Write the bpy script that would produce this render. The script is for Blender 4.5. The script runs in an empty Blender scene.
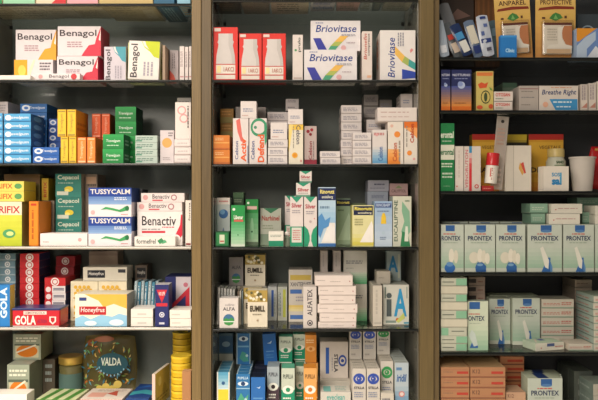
import bpy, bmesh, math, random
from mathutils import Vector, Matrix
random.seed(7)
SC = bpy.context.scene
COL = SC.collection
D = 1.72          # camera distance to the cabinet front, metres
S = 0.0025        # metres per photo pixel in the front plane
ZO = 1.40         # eye height
EPS = 0.00013

# ------------------------------------------------------------------ materials
def lin(h):
    h = h.lstrip('#')
    out = []
    for i in (0, 2, 4):
        c = int(h[i:i+2], 16) / 255
        out.append(c / 12.92 if c <= .04045 else ((c + .055) / 1.055) ** 2.4)
    return (*out, 1)
PAL = dict(white='#e6e1dc', cream='#e0d6be', lilac='#d9d0d6', ink='#2f2b30', grey='#9a9690', dgrey='#55534f',
    navy='#1c2c66', blue='#2a66b0', sky='#7db7d8', lblue='#4aa3d6', red='#c22026', dred='#8e1a20', orange='#e8761c',
    yellow='#efc22a', lime='#b4c722', green='#1f8a4a', teal='#23796c', pink='#dd9aa0', gold='#b89a4a', brown='#6a4a2a',
    black='#151517', pale='#c9d8c4', paleblue='#c3d2dc', tan='#c79a4a', mint='#7fc0a0')
MATS = {}
def mat(c, rough=.5, key=None, metal=0, noise=.06, spec=.35):
    hexc = PAL.get(c, c)
    k = (hexc, rough, metal, noise, spec)
    if k in MATS: return MATS[k]
    m = bpy.data.materials.new('paint_' + hexc.strip('#')); m.use_nodes = True
    nt = m.node_tree; b = nt.nodes['Principled BSDF']
    base = lin(hexc)
    if noise:
        tc = nt.nodes.new('ShaderNodeTexCoord'); n = nt.nodes.new('ShaderNodeTexNoise')
        n.inputs['Scale'].default_value = 60; n.inputs['Detail'].default_value = 3
        mx = nt.nodes.new('ShaderNodeMix'); mx.data_type = 'RGBA'
        mx.inputs[6].default_value = tuple(min(1, x * (1 - noise)) for x in base[:3]) + (1,)
        mx.inputs[7].default_value = tuple(min(1, x * (1 + noise)) for x in base[:3]) + (1,)
        nt.links.new(tc.outputs['Object'], n.inputs['Vector']); nt.links.new(n.outputs['Fac'], mx.inputs[0])
        nt.links.new(mx.outputs[2], b.inputs['Base Color'])
    else:
        b.inputs['Base Color'].default_value = base
    b.inputs['Roughness'].default_value = rough
    b.inputs['Metallic'].default_value = metal
    b.inputs['Specular IOR Level'].default_value = spec
    MATS[k] = m
    return m

def clear_mat(name, tint, refl_rough=.03, cover=.0, cover_col='#ffffff', ior=1.45):
    """thin clear sheet: straight-through transparency with fresnel reflection"""
    m = bpy.data.materials.new(name); m.use_nodes = True
    nt = m.node_tree; nt.nodes.clear()
    out = nt.nodes.new('ShaderNodeOutputMaterial'); tr = nt.nodes.new('ShaderNodeBsdfTransparent')
    gl = nt.nodes.new('ShaderNodeBsdfGlossy'); fr = nt.nodes.new('ShaderNodeFresnel'); mx = nt.nodes.new('ShaderNodeMixShader')
    ge = nt.nodes.new('ShaderNodeNewGeometry'); ma = nt.nodes.new('ShaderNodeMath'); ma.operation = 'MULTIPLY_ADD'
    ma.inputs[1].default_value = 1 / ior - ior; ma.inputs[2].default_value = ior
    nt.links.new(ge.outputs['Backfacing'], ma.inputs[0]); nt.links.new(ma.outputs[0], fr.inputs['IOR'])
    tr.inputs['Color'].default_value = (*tint, 1)
    gl.inputs['Roughness'].default_value = refl_rough
    nt.links.new(fr.outputs[0], mx.inputs[0]); nt.links.new(tr.outputs[0], mx.inputs[1]); nt.links.new(gl.outputs[0], mx.inputs[2])
    last = mx
    if cover > 0:
        df = nt.nodes.new('ShaderNodeBsdfDiffuse'); df.inputs['Color'].default_value = lin(cover_col)
        m2 = nt.nodes.new('ShaderNodeMixShader'); m2.inputs[0].default_value = cover
        nt.links.new(mx.outputs[0], m2.inputs[1]); nt.links.new(df.outputs[0], m2.inputs[2]); last = m2
    nt.links.new(last.outputs[0], out.inputs['Surface'])
    return m

# ------------------------------------------------------------------ text meshes
TXT = {}
def text2d(s, bold=0.0, shear=0.0):
    k = (s, bold, shear)
    if k in TXT: return TXT[k]
    cu = bpy.data.curves.new('t', 'FONT'); cu.body = s; cu.size = 1; cu.resolution_u = 2
    cu.offset = bold; cu.shear = shear; cu.fill_mode = 'BOTH'; cu.dimensions = '2D'
    ob = bpy.data.objects.new('t', cu); COL.objects.link(ob)
    dg = bpy.context.evaluated_depsgraph_get(); dg.update()
    me = ob.evaluated_get(dg).to_mesh()
    vs = [(v.co.x, v.co.y) for v in me.vertices]; fs = [tuple(p.vertices) for p in me.polygons]
    fs = [f for f in fs if len(f) >= 3]
    ob.evaluated_get(dg).to_mesh_clear()
    bpy.data.objects.remove(ob); bpy.data.curves.remove(cu)
    x0 = min(v[0] for v in vs); x1 = max(v[0] for v in vs); y0 = min(v[1] for v in vs); y1 = max(v[1] for v in vs)
    vs = [((x - x0) / (x1 - x0), (y - y0) / max(1e-6, y1 - y0)) for x, y in vs]
    TXT[k] = (vs, fs)
    return TXT[k]

# ------------------------------------------------------------------ mesh builder with print layers
class MB:
    def __init__(s): s.v = []; s.f = []; s.m = []; s.mats = []; s.layer = {}
    def mi(s, m):
        if m not in s.mats: s.mats.append(m)
        return s.mats.index(m)
    def add(s, vs, fs, m):
        o = len(s.v); s.v += [tuple(v) for v in vs]; i = s.mi(m)
        for f in fs: s.f.append(tuple(o + a for a in f)); s.m.append(i)
    def box(s, x0, y0, z0, x1, y1, z1, m, bev=.0005):
        bm = bmesh.new(); bmesh.ops.create_cube(bm, size=1)
        for v in bm.verts:
            v.co = ((x0 + x1) / 2 + v.co.x * (x1 - x0), (y0 + y1) / 2 + v.co.y * (y1 - y0), (z0 + z1) / 2 + v.co.z * (z1 - z0))
        if bev: bmesh.ops.bevel(bm, geom=bm.edges[:], offset=min(bev, (x1-x0)/4, (y1-y0)/4, (z1-z0)/4), segments=2, profile=.5, affect='EDGES')
        s.bm(bm, m)
    def bm(s, bm, m):
        bm.verts.ensure_lookup_table(); bm.verts.index_update()
        s.add([v.co[:] for v in bm.verts], [[v.index for v in f.verts] for f in bm.faces], m); bm.free()
    def lathe(s, prof, m, seg=32, cx=0, cy=0, squash=1):
        vs = []; fs = []; n = len(prof)
        for i in range(seg):
            a = 2 * math.pi * i / seg
            for r, z in prof: vs.append((cx + r * math.cos(a), cy + squash * r * math.sin(a), z))
        for i in range(seg):
            j = (i + 1) % seg
            for k in range(n - 1):
                fs.append((i * n + k, j * n + k, j * n + k + 1, i * n + k + 1))
        s.add(vs, fs, m)
    def build(s, name, parent=None, smooth=False, link=True):
        me = bpy.data.meshes.new(name); me.from_pydata(s.v, [], s.f)
        for m in s.mats: me.materials.append(m)
        me.polygons.foreach_set('material_index', s.m)
        if smooth:
            me.polygons.foreach_set('use_smooth', [True] * len(s.f))
        me.update()
        if not link: return me
        o = bpy.data.objects.new(name, me); COL.objects.link(o)
        if parent: o.parent = parent
        if smooth:
            try: me.set_sharp_from_angle(angle=math.radians(35))
            except Exception: pass
        return o

def frame(face, w, d, h):
    """origin, u axis, v axis, normal of a carton face (mesh centred in x and y, base at z=0)"""
    X, Y, Z = Vector((1,0,0)), Vector((0,1,0)), Vector((0,0,1))
    return {'F': (Vector((-w/2, -d/2, 0)), X*w, Z*h, -Y), 'R': (Vector((w/2, -d/2, 0)), Y*d, Z*h, X),
            'L': (Vector((-w/2, d/2, 0)), -Y*d, Z*h, -X), 'T': (Vector((-w/2, -d/2, h)), X*w, Y*d, Z),
            'B': (Vector((-w/2, d/2, 0)), X*w, -Y*d, -Z)}[face]

def paint(mb, art, fr):
    """art: list of flat print elements in 0..1 face coordinates"""
    O, U, V, N = fr; W, H = U.length, V.length
    def P(x, y, l): return O + U * x + V * y + N * (EPS * l)
    for l, a in enumerate(art, 1):
        k = a[0]
        if k == 'R':
            _, x0, y0, x1, y1, c = a
            mb.add([P(x0,y0,l), P(x1,y0,l), P(x1,y1,l), P(x0,y1,l)], [(0,1,2,3)], mat(c))
        elif k == 'P':
            mb.add([P(x,y,l) for x, y in a[1]], [tuple(range(len(a[1])))], mat(a[2]))
        elif k in 'EC':
            if k == 'E': _, cx, cy, rx, ry, c = a
            else: _, cx, cy, r, c = a; rx = r; ry = r * W / H
            n = 20
            mb.add([P(cx + rx*math.cos(2*math.pi*i/n), cy + ry*math.sin(2*math.pi*i/n), l) for i in range(n)], [tuple(range(n))], mat(c))
        elif k == 'T':
            s, x0, y0, x1, y1, c = a[1:7]; rot = a[7] if len(a) > 7 else 0
            bold = a[8] if len(a) > 8 else .01; shear = a[9] if len(a) > 9 else 0
            vs, fs = text2d(s, bold, shear)
            if rot == 90: vs = [(1 - y, x) for x, y in vs]
            elif rot == -90: vs = [(y, 1 - x) for x, y in vs]
            mb.add([P(x0 + (x1-x0)*x, y0 + (y1-y0)*y, l) for x, y in vs], fs, mat(c))
        elif k == 'M':
            x0, y0, x1, y1, n, c = a[1:7]; rot = len(a) > 7
            rnd = random.Random(int(x0*97 + y0*31 + n)); 
            for i in range(n):
                if rot:
                    p0 = x0 + (x1-x0)*i/n; p1 = p0 + (x1-x0)/n*.5; t = y0
                    while t < y1 - .02:
                        q = min(y1, t + (y1-y0)*rnd.uniform(.08,.25)); mb.add([P(p0,t,l),P(p1,t,l),P(p1,q,l),P(p0,q,l)],[(0,1,2,3)],mat(c)); t = q + (y1-y0)*.04
                else:
                    p0 = y1 - (y1-y0)*(i+.75)/n; p1 = p0 + (y1-y0)/n*.5; t = x0; e = x1 - rnd.uniform(0,.2)*(x1-x0)
                    while t < e - .02:
                        q = min(e, t + (x1-x0)*rnd.uniform(.08,.25)); mb.add([P(t,p0,l),P(q,p0,l),P(q,p1,l),P(t,p1,l)],[(0,1,2,3)],mat(c)); t = q + (x1-x0)*.04
        elif k == 'G':   # printed colour fade in n bands, bottom colour to top colour
            x0, y0, x1, y1, ca, cb, n = a[1:8]
            A, Bc = PAL.get(ca, ca).strip('#'), PAL.get(cb, cb).strip('#')
            for i in range(n):
                t = (i + .5) / n
                hx = '#' + ''.join('%02x' % round(int(A[j:j+2],16)*(1-t) + int(Bc[j:j+2],16)*t) for j in (0,2,4))
                ya, yb = y0 + (y1-y0)*i/n, y0 + (y1-y0)*(i+1)/n
                mb.add([P(x0,ya,l), P(x1,ya,l), P(x1,yb,l), P(x0,yb,l)], [(0,1,2,3)], mat(hx))

# ------------------------------------------------------------------ placing things
SHELF = {'L': [3, 79.5, 163, 246.5, 327.5, 412], 'M': [-1, 79.5, 164, 247, 329, 413],
         'R': [-25, 57, 110, 191, 272.5, 352.5, 432]}
def shelf_z(row): return ZO + (200 - SHELF[row[0]][int(row[1])]) * S
def kk(y): return 1 + y / D
def X(u, y=0): return (u - 299) * S * kk(y)
def Z(v, y=0): return ZO + (200 - v) * S * kk(y)
GAP = .0006
LABELS = {}
def tag(o, label, cat, group=None):
    label = ' '.join(label.split())
    LABELS.setdefault(label, []).append(o.name)
    o['label'] = label; o['category'] = cat
    if group: o['group'] = group
    return o
MESHES = {}
def kind_name(label, grp):
    t = label + ' ' + (grp or '')
    for k, nm in [('eye drop', 'eye_drop_carton'), ('eye lotion', 'eye_lotion_carton'), ('eyed', 'eye_drop_carton'), ('nasal', 'nasal_spray_carton'), ('nose strip', 'nose_strip_carton'),
                  ('cough', 'cough_remedy_carton'), ('vitamin', 'vitamin_carton'), ('lozenge', 'lozenge_carton'), ('honey', 'honey_sweet_carton'), ('fruit tea', 'tea_carton'), ('ear care', 'ear_care_carton'),
                  ('blue tab', 'plaster_carton'), ('gauze', 'gauze_carton'), ('thin', 'thin_carton'), ('slim', 'slim_carton'), ('flat', 'flat_carton'), ('small', 'small_carton')]:
        if k in t: return nm
    return 'medicine_carton'
def carton_mesh(w, d, h, c, art, name):
    key = (round(w, 4), round(d, 4), round(h, 4), c, repr(art), name)
    if key in MESHES: return MESHES[key]
    mb = MB(); m = mat(c)
    mb.box(-w/2, -d/2, 0, w/2, d/2, h, m)
    # tuck-flap seams pressed into the carton ends, as thin score lines
    sh = '#8d8880' if c not in ('black', 'navy') else '#0c0c12'
    for face in ('R', 'L', 'T'):
        paint(mb, [('R', .02, .06, .98, .06 + .0006 / max(.01, (h if face != 'T' else d)), sh)], tuple(frame(face, w, d, h)))
    if isinstance(art, dict): arts = art
    else: arts = {'F': art or []}
    for face, a in arts.items(): paint(mb, a, frame(face, w, d, h))
    me = mb.build(name, link=False); MESHES[key] = me
    return me
ORD = ['topmost', 'second from top', 'third from top', 'fourth from top', 'fifth from top', 'sixth from top', 'seventh from top', 'eighth from top', 'ninth from top']
DEP = ['frontmost', 'second from front', 'third from front', 'fourth from front', 'fifth from front', 'sixth from front']
def B(row, u0, u1, vt, label, y=.01, d=.08, c='white', art=None, on=None, n=1, nd=1, rz=0, roll=0, grp=None, name=None, cat='medicine box', jit=1, dg=.001, ub=0):
    zb = (on if on is not None else shelf_z(row)) + GAP
    d = min(d, .231 - y)
    name = name or kind_name(label, grp)
    lo, hi = {'L': (-27, 192), 'M': (211.5, 419.5), 'R': (439.5, 665)}[row[0]]
    x0, x1 = X(u0, y), X(u1, y)
    if x0 < X(lo) + .0035: x0 = X(lo) + .0035
    if x1 > X(hi) - .0035: x1 = X(hi) - .0035
    if rz: x0 += .0006; x1 -= .0006
    w = x1 - x0 - .0008
    H = (Z(vt, y) - zb) / n; dd = d / nd
    assert H > .004, (label, H)
    me = carton_mesh(w, dd - (dg if nd > 1 else 0), H - GAP, c, art, name)
    for i in range(n):
        for j in range(nd):
            o = bpy.data.objects.new(name, me); COL.objects.link(o)
            j0 = jit * random.uniform(-.0006, .0006) if n > 1 or nd > 1 else 0
            o.location = ((x0 + x1) / 2 + j0, y + dd * (j + .5), zb + H * i + abs(math.sin(math.radians(roll))) * w / 2)
            o.rotation_euler = (0, math.radians(roll), math.radians(rz + (jit * random.uniform(-.5, .5) if n > 1 else 0)))
            lb = label
            if n > 1: lb += ', ' + (ORD[n - 1 - i] if i else 'lowest')
            if nd > 1: lb += ', ' + (DEP[j] if j < nd - 1 else 'rearmost')
            tag(o, lb, cat, grp)
    return zb + H * n - GAP
def thing(name, label, cat, loc, rz=0, grp=None):
    o = bpy.data.objects.new(name, None); COL.objects.link(o); o.location = loc; o.rotation_euler = (0, 0, math.radians(rz))
    return tag(o, label, cat, grp)

# ------------------------------------------------------------------ the cabinet
def wood(name, c1, c2):
    m = bpy.data.materials.new(name); m.use_nodes = True; nt = m.node_tree; b = nt.nodes['Principled BSDF']
    tc = nt.nodes.new('ShaderNodeTexCoord'); mp = nt.nodes.new('ShaderNodeMapping'); mp.inputs['Scale'].default_value = (160, 160, 5)
    n = nt.nodes.new('ShaderNodeTexNoise'); n.inputs['Scale'].default_value = 2; n.inputs['Detail'].default_value = 6
    r = nt.nodes.new('ShaderNodeValToRGB'); r.color_ramp.elements[0].position = .35; r.color_ramp.elements[1].position = .65
    r.color_ramp.elements[0].color = lin(c1); r.color_ramp.elements[1].color = lin(c2)
    nt.links.new(tc.outputs['Object'], mp.inputs[0]); nt.links.new(mp.outputs[0], n.inputs[0]); nt.links.new(n.outputs['Fac'], r.inputs[0])
    nt.links.new(r.outputs[0], b.inputs['Base Color']); b.inputs['Roughness'].default_value = .42; b.inputs['Specular IOR Level'].default_value = .4
    return m
OAK = wood('veneer_light', '#705d3a', '#806a43'); OAK_SHADED = wood('veneer_shaded', '#5e5032', '#6c5b39'); OAK2 = wood('veneer_dark', '#594a30', '#665538')  # middle tone has the light falloff on the right upright painted in
PANEL = mat('#5e6662', .35, noise=.1, spec=.5); SIDE = mat('#77746a', .09, noise=.05, spec=.6); PANEL_SHADED = mat('#34363a', .45, noise=.1, spec=.4); CLIP = mat('#141414', .4)  # right bay's back panel is coloured darker to carry its dimmer light
YB = .236
cab = thing('display_cabinet', 'open pharmacy wall cabinet with light wood uprights dividing three bays of shelves', 'cabinet', (0, 0, .0))
def panel(name, x0, x1, y0, y1, z0, z1, m, par=cab):
    mb = MB(); mb.box(x0, y0, z0, x1, y1, z1, m, .0012); return mb.build(name, par)
ZT = 2.32
for nm, a, b, y0, m in [('upright', 192, 201.5, -.006, OAK), ('upright', 201.5, 211.5, -.004, OAK2), ('upright', 419.5, 433.5, -.006, OAK_SHADED),
                    ('upright', 433.5, 439.5, .002, OAK2), ('upright', -37, -27, -.006, OAK), ('upright', 665, 675, -.006, OAK)]:  # dark veneer on the strip beside the right bay stands in for shadow
    panel(nm, X(a), X(b) - .0003, y0, YB - .0006, .0, ZT, m)
for a, b in [(-27, 192), (211.5, 419.5), (439.5, 665)]:
    panel('back_panel', X(a) + .0006, X(b) - .0006, YB - .004, YB + .012, .1, ZT, PANEL if a < 430 else PANEL_SHADED)
for a, s in [(-27, 1), (192, -1), (211.5, 1), (419.5, -1), (439.5, 1), (665, -1)]:
    x = X(a); x0, x1 = sorted((x + s * .0004, x + s * .0022))
    panel('side_lining', x0, x1, .012, YB - .006, .11, ZT - .01, SIDE)
panel('plinth', X(-37), X(675), .02, YB - .01, .101, .16, OAK2).name = 'plinth'

GL = clear_mat('clear_glass', (.955, .97, .96), .04)
GE = bpy.data.materials.new('glass_edge'); GE.use_nodes = True
b = GE.node_tree.nodes['Principled BSDF']; b.inputs['Base Color'].default_value = lin('#0d1110'); b.inputs['Roughness'].default_value = .25; b.inputs['Specular IOR Level'].default_value = .4
EDGE_LIT = mat('#b4b0a8', .35, metal=.3, noise=.05)  # light reflected on two left glass edges, painted as a pale satin tone
BAYS = {'L': (-27, 192, 'left'), 'M': (211.5, 419.5, 'middle'), 'R': (439.5, 665, 'right')}
OPAQ = mat('#20211f', .35, spec=.5)
for bay, (a, b_, nm) in BAYS.items():
    names = ['top, cut off by the upper edge', 'first full', 'second full', 'third full', 'fourth full', 'lowest of all', 'lowest of all']
    if bay == 'R': names = ['highest, above the beige heel cards', 'topmost, carrying heel cards and sachets', 'second from top', 'third from top', 'fourth from top', 'fifth from top', 'lowest of all']
    for i, v in enumerate(SHELF[bay]):
        z = ZO + (200 - v) * S; t = .0075 if bay != 'R' else .009
        x0, x1 = X(a) + .003, X(b_) - .003
        if bay != 'M' : x0 += 0
        o = thing('glass_shelf', f'clear glass shelf in the {nm} bay, {names[i]}' , 'shelf', ((x0 + x1) / 2, 0, z - t), 0, f'glass shelves of the {nm} bay')
        w = x1 - x0
        mb = MB(); mb.add([(-w/2,.004,t),(w/2,.004,t),(w/2,.230,t),(-w/2,.230,t),(-w/2,.004,0),(w/2,.004,0),(w/2,.230,0),(-w/2,.230,0)],
                          [(0,1,2,3),(4,7,6,5),(0,4,5,1),(1,5,6,2),(2,6,7,3),(3,7,4,0)], GL)
        mb.build('pane', o)
        # ground front edge, rounded nose
        mb = MB(); n = 8; prof = [(.004, t)] + [(.004 - t*.45*math.sin(math.pi*i_/n), t/2 + t/2*math.cos(math.pi*i_/n)) for i_ in range(1, n)] + [(.004, 0)]
        vs = [(-w/2, y, z_) for y, z_ in prof] + [(w/2, y, z_) for y, z_ in prof]; m_ = len(prof)
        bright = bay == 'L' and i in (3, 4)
        mb.add(vs, [(k_, k_+1, m_+k_+1, m_+k_) for k_ in range(m_-1)] + [(0, m_, 2*m_-1, m_-1), tuple(range(m_)), tuple(range(2*m_-1, m_-1, -1))], EDGE_LIT if bright else GE)
        e = mb.build('front_edge', o); e['label'] = 'pale front edge with reflected light painted in' if bright else 'dark polished front edge'
        for sx in (-1, 1):
            for yy in (.03, .2):
                mb = MB(); mb.lathe([(0, -.009), (.004, -.009), (.0045, -.0015), (.0045, 0), (0, 0)], CLIP, 12, sx*(w/2 - .0085), yy)
                mb.build('shelf_pin', o)

# ------------------------------------------------------------------ the room
def struct(name, x0, y0, z0, x1, y1, z1, m):
    mb = MB(); mb.box(x0, y0, z0, x1, y1, z1, m, 0); o = mb.build(name); o['kind'] = 'structure'; return o
struct('wall_back', -3, .262, 0, 3, .40, 2.9, mat('#a89c86', .8))
struct('floor', -3, -4, -.1, 3, .262, 0, mat('#d4cbbc', .4))

# ------------------------------------------------------------------ camera and lights
cam = bpy.data.cameras.new('camera'); co = bpy.data.objects.new('camera', cam); COL.objects.link(co)
co.location = (0, -D, ZO); co.rotation_euler = (math.pi / 2, 0, 0); cam.sensor_width = 36; cam.lens = 36 * D / (598 * S); cam.clip_start = .05
SC.camera = co
def area(name, loc, target, size, power, col):
    l = bpy.data.lights.new(name, 'AREA'); l.energy = power; l.size = size[0]; l.shape = 'RECTANGLE'; l.size_y = size[1]; l.color = col
    o = bpy.data.objects.new(name, l); COL.objects.link(o); o.location = loc
    o.rotation_euler = (Vector(target) - Vector(loc)).to_track_quat('-Z', 'Y').to_euler(); return o
area('ceiling_lamp_left', (-.75, -.34, 2.55), (-.5, .05, 1.2), (.5, .22), 8.5, (1, .87, .74))
area('ceiling_lamp_front', (-1.2, -2.7, 2.45), (-.35, 0, 1.3), (1.4, .8), 52, (1, .88, .77))
area('floor_bounce_fill', (-.9, -2.0, 2.75), (-.8, -1.8, 0), (1.6, 1.2), 100, (1, .9, .78)).data.spread = math.radians(110)  # unseen source added to bounce fill light up off the floor
area('ceiling_lamp_middle', (.1, -.4, 2.6), (.1, .1, 1.3), (.5, .22), 3.2, (1, .9, .78))
w = bpy.data.worlds.new('room_light'); SC.world = w; w.use_nodes = True
w.node_tree.nodes['Background'].inputs[0].default_value = (.96, .90, .79, 1); w.node_tree.nodes['Background'].inputs[1].default_value = .26
SC.view_settings.view_transform = 'Standard'; SC.view_settings.look = 'None'; SC.view_settings.gamma = 1; SC.view_settings.exposure = -0.08; SC.view_settings.use_curve_mapping = False
SC.cycles.use_denoising = True
SC.cycles.transparent_max_bounces = 24
SC.cycles.max_bounces = 8
# ================================================================== art for the left bay
def T(s, x0, y0, x1, y1, c='ink', *r): return ('T', s, x0, y0, x1, y1, c, *r)
def R(x0, y0, x1, y1, c): return ('R', x0, y0, x1, y1, c)
def P(pts, c): return ('P', pts, c)
def E(cx, cy, rx, ry, c): return ('E', cx, cy, rx, ry, c)
def C(cx, cy, r, c): return ('C', cx, cy, r, c)
def M(*a): return ('M', *a)
def G(*a): return ('G', *a)

def benagol(acc, small=False):
    return [P([(1,.98),(.9,.62),(.86,.4),(.72,.36),(.6,.12),(.55,0),(1,0)], acc), P([(1,.9),(.95,.55),(.99,.5)], 'white'),
            T('Benagol', .05, .60, .9, .88, '#3a3236', 0, .012), M(.22,.28,.62,.5,3,'#b08f98')]
BENA_FLAT = [T('Benagol', .28, .15, .74, .85, '#5c5058'), C(.86, .5, .07, '#c83a40'), C(.08, .5, .05, '#d9a0a0')]
def benagol_v(acc):
    return [P([(.4,1),(.5,.84),(.7,.72),(.82,.6),(1,.56),(1,1)], acc), P([(.42,1),(.5,.87),(.66,.78),(.56,.9),(.52,1)], 'white'),
            T('Benagol', .07, .05, .36, .92, '#3a3236', 90, .012), M(.5,.1,.86,.46,3,'#a9a2b0',1)]
BLUE_PACK = [G(0,0,1,.3,'#3a8fc8','#56a9dc',3), R(0,.3,1,1,'#56a9dc'), E(.16,.5,.12,.34,'#e8f2f8'), T('Travelgum', .1,.28,.92,.72,'#eef4f8',0,.01,.2), R(.02,.05,.98,.11,'#2b6aa8')]
OVAL_PACK = [E(.22,.5,.16,.36,'#e9eef5'), T('Travelgum',.34,.3,.92,.7,'#dfe8f4',0,.01,.2), E(.22,.5,.08,.16,'#4a7cc4')]
def vpack(c1, c2, tx): return [R(.06,.02,.94,.98,c1), T(tx, .3,.16,.72,.84,c2,90), R(.1,.03,.9,.09,c2), R(.1,.91,.9,.95,c2)]
GREEN_PACK = [G(0,0,1,1,'#17803c','#2aa050',5), T('Travelgum',.16,.4,.84,.64,'#dfeee0',0,.012,.15), M(.2,.16,.8,.28,1,'#bfe0c4')]
MINT_PACK = [R(0,0,1,1,'#b5c6bd'), R(.02,.12,.3,.3,'#4a8a74'), M(.06,.3,.9,.8,2,'#6f8a80')]
def TUSSY():
    return [R(0,0,1,1,'#e4dfe2'), G(0,.42,1,1,'#8fb0d8','#1b3f94',9), R(0,.7,1,1,'#1b3f94'), T('TUSSYCALM',.04,.78,.97,.95,'white',0,.02),
        M(.6,.56,.93,.68,2,'#dfe6f2'), P([(.28,.24),(.4,.34),(.55,.3),(.72,.24),(.8,.3),(.86,.36),(.93,.32),(.93,.22),(.86,.2),(.74,.16),(.56,.22),(.42,.26)], '#3f9f5c'),
        E(.9,.29,.045,.09,'#1f7040'), M(.76,.06,.93,.1,1,'#c05050'), C(.1,.15,.05,'#e8b0b0')]
CEPA = [R(0,0,1,1,'#2b7a6e'), G(0,0,1,.3,'#35867a','#2b7a6e',3), T('Cepacol',.08,.7,.9,.94,'#d4dcc8',0,.02), E(.52,.34,.17,.12,'#dcc838'), E(.45,.28,.1,.06,'#f0e27a'), R(.06,.08,.5,.24,'#cfd6c4'), M(.1,.56,.7,.64,1,'#a7c4b4')]
BENACTIV = [R(0,0,1,1,'#e9e2e0'), T('Benactiv',.1,.58,.86,.86,'#332f33',0,.012), M(.55,.5,.86,.56,1,'#d05060'), R(.1,.36,.62,.42,'#cc2c3c'), M(.1,.44,.6,.5,1,'#999'+'999'),
            P([(.74,0),(.78,.24),(.86,.34),(.95,.6),(.97,.9),(1,.9),(1,.3),(.9,.1),(.86,0)], '#cf2d42'), E(.84,.2,.12,.12,'#f2ecea')]
BENACT_FLAT = [R(0,0,1,1,'#e6dcda'), T('Benactiv',.26,.36,.66,.86,'#554a50'), R(.26,.12,.5,.26,'#cc4650'), C(.1,.5,.06,'#d6a0a0'), C(.76,.5,.07,'#b07c82'), C(.76,.5,.045,'#e6dcda')]
def HONEY(lab='#b3202a'):
    return [R(0,0,1,1,'#e6dfcc'), P([(.18,1),(.45,.8),(.55,.6),(.75,.7),(1,.55),(1,.9),(1,1)], '#e0b04a'), P([(0,.25),(.15,.34),(.3,.22),(.5,.36),(.72,.3),(.85,.4),(1,.34),(1,0),(0,0)], '#8fc0dc'),
            R(.08,.36,.6,.62,lab), T('Honeyfrus',.11,.4,.57,.59,'white',0,.01,.1), R(.08,.8,.22,.9,'#2e3f7a'), E(.8,.12,.14,.1,'#d4e3ea'), E(.3,.1,.12,.08,'#d4e3ea')]
HEX = [R(0,0,1,1,'#e4d9bc')] + [C(.18 + .16*i + (.08 if j % 2 else 0), .38 + .16*j, .065, '#dcae3e') for i in range(4) for j in range(3)] + [M(.1,.1,.8,.2,1,'#b8842e')]
HONEY_TOP = [R(0,0,1,1,'#d5cfbf'), R(.1,.22,.5,.78,'#1d2028'), T('Honeyfrus',.13,.34,.47,.66,'white',0,.01,.1), R(.8,.6,.97,.85,'#33343a')]
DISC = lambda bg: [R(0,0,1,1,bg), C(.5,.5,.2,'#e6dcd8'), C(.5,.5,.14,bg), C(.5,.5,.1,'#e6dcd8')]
DISC_L = [R(0,0,.36,1,'#c3262c'), R(.36,0,1,1,'#e4dcda'), C(.18,.5,.13,'#ead8d6'), R(.42,.28,.94,.74,'#8a8690'), R(.44,.36,.92,.42,'#e4dcda')]
TRI = [R(0,0,1,1,'#262c66'), P([(.1,.88),(.9,.88),(.5,.56)],'#c22a3a'), T('NO SPR',.28,.74,.74,.83,'white'), R(.08,.48,.92,.56,'#c22a3a'), C(.5,.28,.2,'#d8d8e4'), C(.5,.28,.13,'#262c66'), C(.5,.28,.08,'#d8d8e4'), R(.3,.05,.7,.1,'#c8c8d8')]

# ================================================================== left bay, shelf cut off by the top edge (seen from below)
g = 'cartons on the left bay shelf cut off by the top edge'
B('L0', -22, 2, -22, 'cream carton at the far left end of the uppermost left shelf, seen from below', d=.15, c='#cbbf9f', art={'B':[M(.1,.2,.9,.8,4,'#a89c80')],'F':[R(0,0,1,.5,'green')]}, grp=g)
B('L0', 3, 35, -22, 'white and green carton seen from below, above the orange cornered lozenge carton', d=.15, c='#d2c8ae', art={'B':[M(.1,.2,.9,.8,4,'#aaa088')],'F':[R(0,0,1,.6,'#8fc4a0')]}, grp=g)
B('L0', 36, 66, -24, 'white carton with red front print seen from below, above two red cornered cartons', d=.14, c='#d0c4a8', art={'B':[M(.1,.2,.7,.8,5,'#b0a488')],'F':[P([(.5,0),(1,.5),(1,0)],'red')]}, grp=g)
B('L0', 67, 98, -24, 'cream carton seen from below, right of the red printed one above', d=.14, c='#cdc09c', art={'B':[M(.1,.2,.9,.6,4,'#a89a78')],'F':[R(0,0,1,.4,'pink')]}, grp=g)
B('L0', 99, 153, -20, 'wide beige carton seen from below through the top left glass shelf', d=.17, c='#c9b88c', art={'B':[M(.08,.3,.6,.8,5,'#a39468'), R(.7,.2,.92,.7,'#d8cba8')],'F':[R(0,0,1,.3,'#b9a26a')]}, grp=g)
B('L0', 154.5, 176, -20, 'dark teal carton seen from below between beige and light blue ones', d=.18, c='#1f5a78', art={'B':[M(.2,.1,.8,.8,4,'#8ab0b8',1)]}, grp=g, rz=-2)
B('L0', 177, 190.5, -20, 'light blue carton seen from below beside the left upright', d=.12, c='#86b4c8', art={'B':[M(.1,.1,.9,.8,4,'#d8b070')]}, grp=g)

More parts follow.
